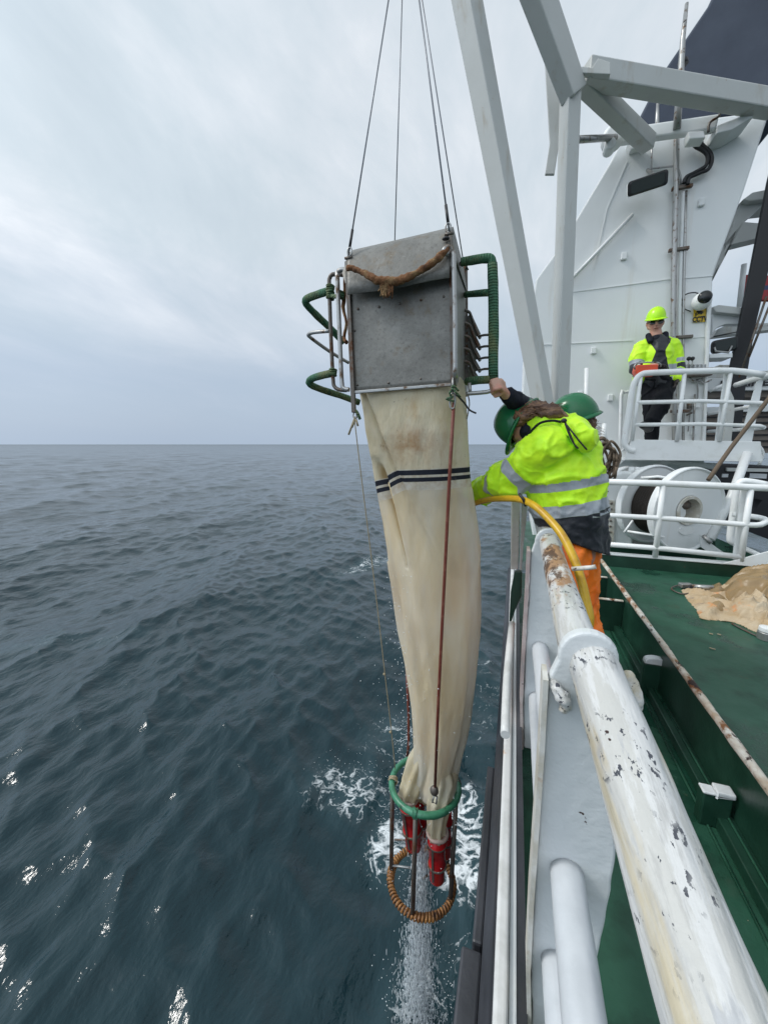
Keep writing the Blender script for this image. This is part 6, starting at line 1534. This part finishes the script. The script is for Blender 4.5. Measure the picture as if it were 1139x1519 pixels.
# ================================================================== HOSE AND DECK CLUTTER
hs = empty('hose', P(800, 745, 1.7), 'thick yellow hose looping over the white rail from the net to the deck', 'hose')
MB().tube([P(688, 754, 2.2), P(703, 747, 2.12), P(725, 741, 1.98), P(750, 739.5, 1.84), P(772, 741, 1.75), P(792, 750, 1.67), P(812, 768, 1.60), P(832, 792, 1.53), P(848, 822, 1.47), P(860, 855, 1.42), P(868, 888, 1.38), P(873, 925, 1.34), V(.235, 1.34, -.72), V(.25, 1.36, -1.0), V(.27, 1.38, -1.25), V(.28, 1.40, DZ + .02)], .0150, 18, sub=5).build('tube', M['hose'], hs)
MB().tube([P(770, 733, 1.72), P(776, 741, 1.70), P(779, 750, 1.72)], .006, 8, sub=3).build('strap', M['black'], hs)

# net bundle on the deck
dn = empty('spare_net', PZ(1085, 900, DK), 'spare net of stained cream cloth lying crumpled on the green deck beside metal fittings', 'net')
def cloth_heap(outline, hfun, name, m, par, n=90, z0=DK):
    """a crumpled sheet: outline (x, y) polygon, height function"""
    xs = [p[0] for p in outline]; ys = [p[1] for p in outline]; x0, x1, y0, y1 = min(xs), max(xs), min(ys), max(ys)
    def inside(x, y):
        c = False; j = len(outline) - 1; dmin = 9
        for i in range(len(outline)):
            xi, yi = outline[i]; xj, yj = outline[j]
            if (yi > y) != (yj > y) and x < (xj - xi) * (y - yi) / (yj - yi) + xi: c = not c
            L2 = (xj - xi) ** 2 + (yj - yi) ** 2; t_ = max(0, min(1, ((x - xi) * (xj - xi) + (y - yi) * (yj - yi)) / L2)); dmin = min(dmin, math.hypot(x - xi - t_ * (xj - xi), y - yi - t_ * (yj - yi))); j = i
        return dmin if c else -dmin
    idx = {}; vs = []; 
    for i in range(n + 1):
        for j in range(n + 1):
            x = x0 + (x1 - x0) * i / n; y = y0 + (y1 - y0) * j / n; d = inside(x, y)
            if d > -.012: idx[i, j] = len(vs); vs.append(V(x, y, z0 + .004 + hfun(x, y, max(0, d))))
    fs = [(idx[i, j], idx[i + 1, j], idx[i + 1, j + 1], idx[i, j + 1]) for i in range(n) for j in range(n) if all(q in idx for q in ((i, j), (i + 1, j), (i + 1, j + 1), (i, j + 1)))]
    mb = MB(); mb.add(vs, fs, True); o = mb.build(name, m, par); 
    so = o.modifiers.new('thick', 'SOLIDIFY'); so.thickness = .006; so.offset = 1
    dg = bpy.context.evaluated_depsgraph_get(); me2 = bpy.data.meshes.new_from_object(o.evaluated_get(dg)); o.modifiers.clear(); o.data = me2
    return o
def ridge(q): return 1 - min(1, abs(mnoise.noise(q)) * 3.2)
def oq(*uvs): return [(PZ(u, v, DK).x, PZ(u, v, DK).y) for u, v in uvs]
cloth_heap(oq((1010, 874), (1026, 878), (1042, 876), (1075, 872), (1120, 880), (1165, 905), (1170, 952), (1139, 944), (1112, 934), (1092, 924), (1064, 920), (1040, 919), (1034, 905), (1022, 892)),
           lambda x, y, d: min(.05, d * .8) * (.5 + .9 * ridge(V(x * 4, y * 5, 1)) ** 2) + .010 * mnoise.noise(V(x * 14, y * 14, 0)), 'canvas_sheet', M['canvasd'], dn)
M['tan'] = mat('tan_net_mesh', (.25, .165, .075), .38, layers=[dict(col=(.29, .20, .10), scale=4, lo=.4, hi=.65), dict(col=(.58, .22, .04), scale=3, lo=.60, hi=.74, amt=.7)], bumps=[(12, .6, .015), (120, .4, .002)])
cloth_heap(oq((1068, 872), (1080, 866), (1110, 862), (1150, 868), (1190, 885), (1185, 925), (1150, 925), (1110, 905), (1080, 898), (1066, 888)),
           lambda x, y, d: .27 * (1 - math.exp(-d / .10)) * (.72 + .28 * mnoise.noise(V(x * 3, y * 3, 4))) + .055 * ridge(V(x * 6, y * 7, 3)) * min(1, d * 12), 'mesh_bundle', M['tan'], dn)
cloth_heap(oq((1046, 878), (1058, 868), (1072, 870), (1082, 885), (1082, 905), (1074, 916), (1058, 916), (1048, 905)),
           lambda x, y, d: .12 * (1 - math.exp(-d / .09)) * (.8 + .3 * mnoise.noise(V(x * 5, y * 5, 9))) + .012 * ridge(V(x * 9, y * 9, 2)) * min(1, d * 15), 'mesh_bundle', M['tan'], dn)
cloth_heap(oq((1075, 905), (1095, 893), (1130, 898), (1150, 915), (1150, 945), (1128, 938), (1112, 925), (1092, 922)),
           lambda x, y, d: .12 * (1 - math.exp(-d / .05)) + .06 * ridge(V(x * 7, y * 9, 6)) ** 2 * min(1, d * 15), 'canvas_fold', M['canvasd'], dn)
fi = empty('net_fitting', PZ(1035, 872, DK), 'silver clamp fittings at the tip of the crumpled spare net', 'fitting')
MB().cyl(PZ(1026, 870, DK + .03), PZ(1058, 872, DK + .05), .022, 14).build('clamp_tube', M['steel'], fi)
MB().box(PZ(1016, 868, DK + .03), (.10, .05, .035), Matrix.Rotation(.3, 3, 'Z')).build('clamp_head', M['steel'], fi, bevel=.006)
MB().cyl(PZ(1022, 874, DK + .02), PZ(1026, 874, DK + .03), .028, 12).build('bolt_head', M['black'], fi)
MB().tube([PZ(995, 873, DK + .01), PZ(1010, 868, DK + .02), PZ(1030, 876, DK + .015), PZ(1012, 881, DK + .01)], .006, 8, closed=True, sub=4).build('wire_loop', M['dsteel'], fi)
fi2 = empty('metal_fitting', PZ(1135, 938, DK), 'round white-capped metal fitting on the wet deck at the picture edge', 'fitting')
a = PZ(1134, 948, DK); MB().lathe([(0, 0), (.045, 0), (.045, .05), (.04, .055), (0, .055)], a, V(0, 0, 1), 20).build('base', M['steel'], fi2, bevel=.003)
MB().lathe([(0, .056), (.042, .056), (.040, .085), (0, .09)], a, V(0, 0, 1), 20).build('cap', M['railing'], fi2, bevel=.004)
tag(MB().tube([PZ(1085, 925, DK + .006), PZ(1110, 938, DK + .006), PZ(1139, 951, DK + .006), PZ(1175, 965, DK + .006)], .006, 8, sub=3).build('thin_line', M['dsteel'], None), 'thin dark line lying on the deck below the spare net', 'line')
# paint chips and scraps on the deck
for k, (u, v, w_, lab) in enumerate(((1056, 962, .03, 'small pale scrap on the deck, lowest of the three'), (1054, 940, .02, 'small pale scrap on the deck, left of the upper two'), (1066, 941, .02, 'small pale scrap on the deck, right of the upper two'))):
    c_ = PZ(u, v, DK + .006); tag(MB().box(c_, (w_, .010, .003), Matrix.Rotation(-.5, 3, 'Z')).build('paint_scrap', M['twine'], None), lab, 'scrap', 'pale scraps on the green deck')
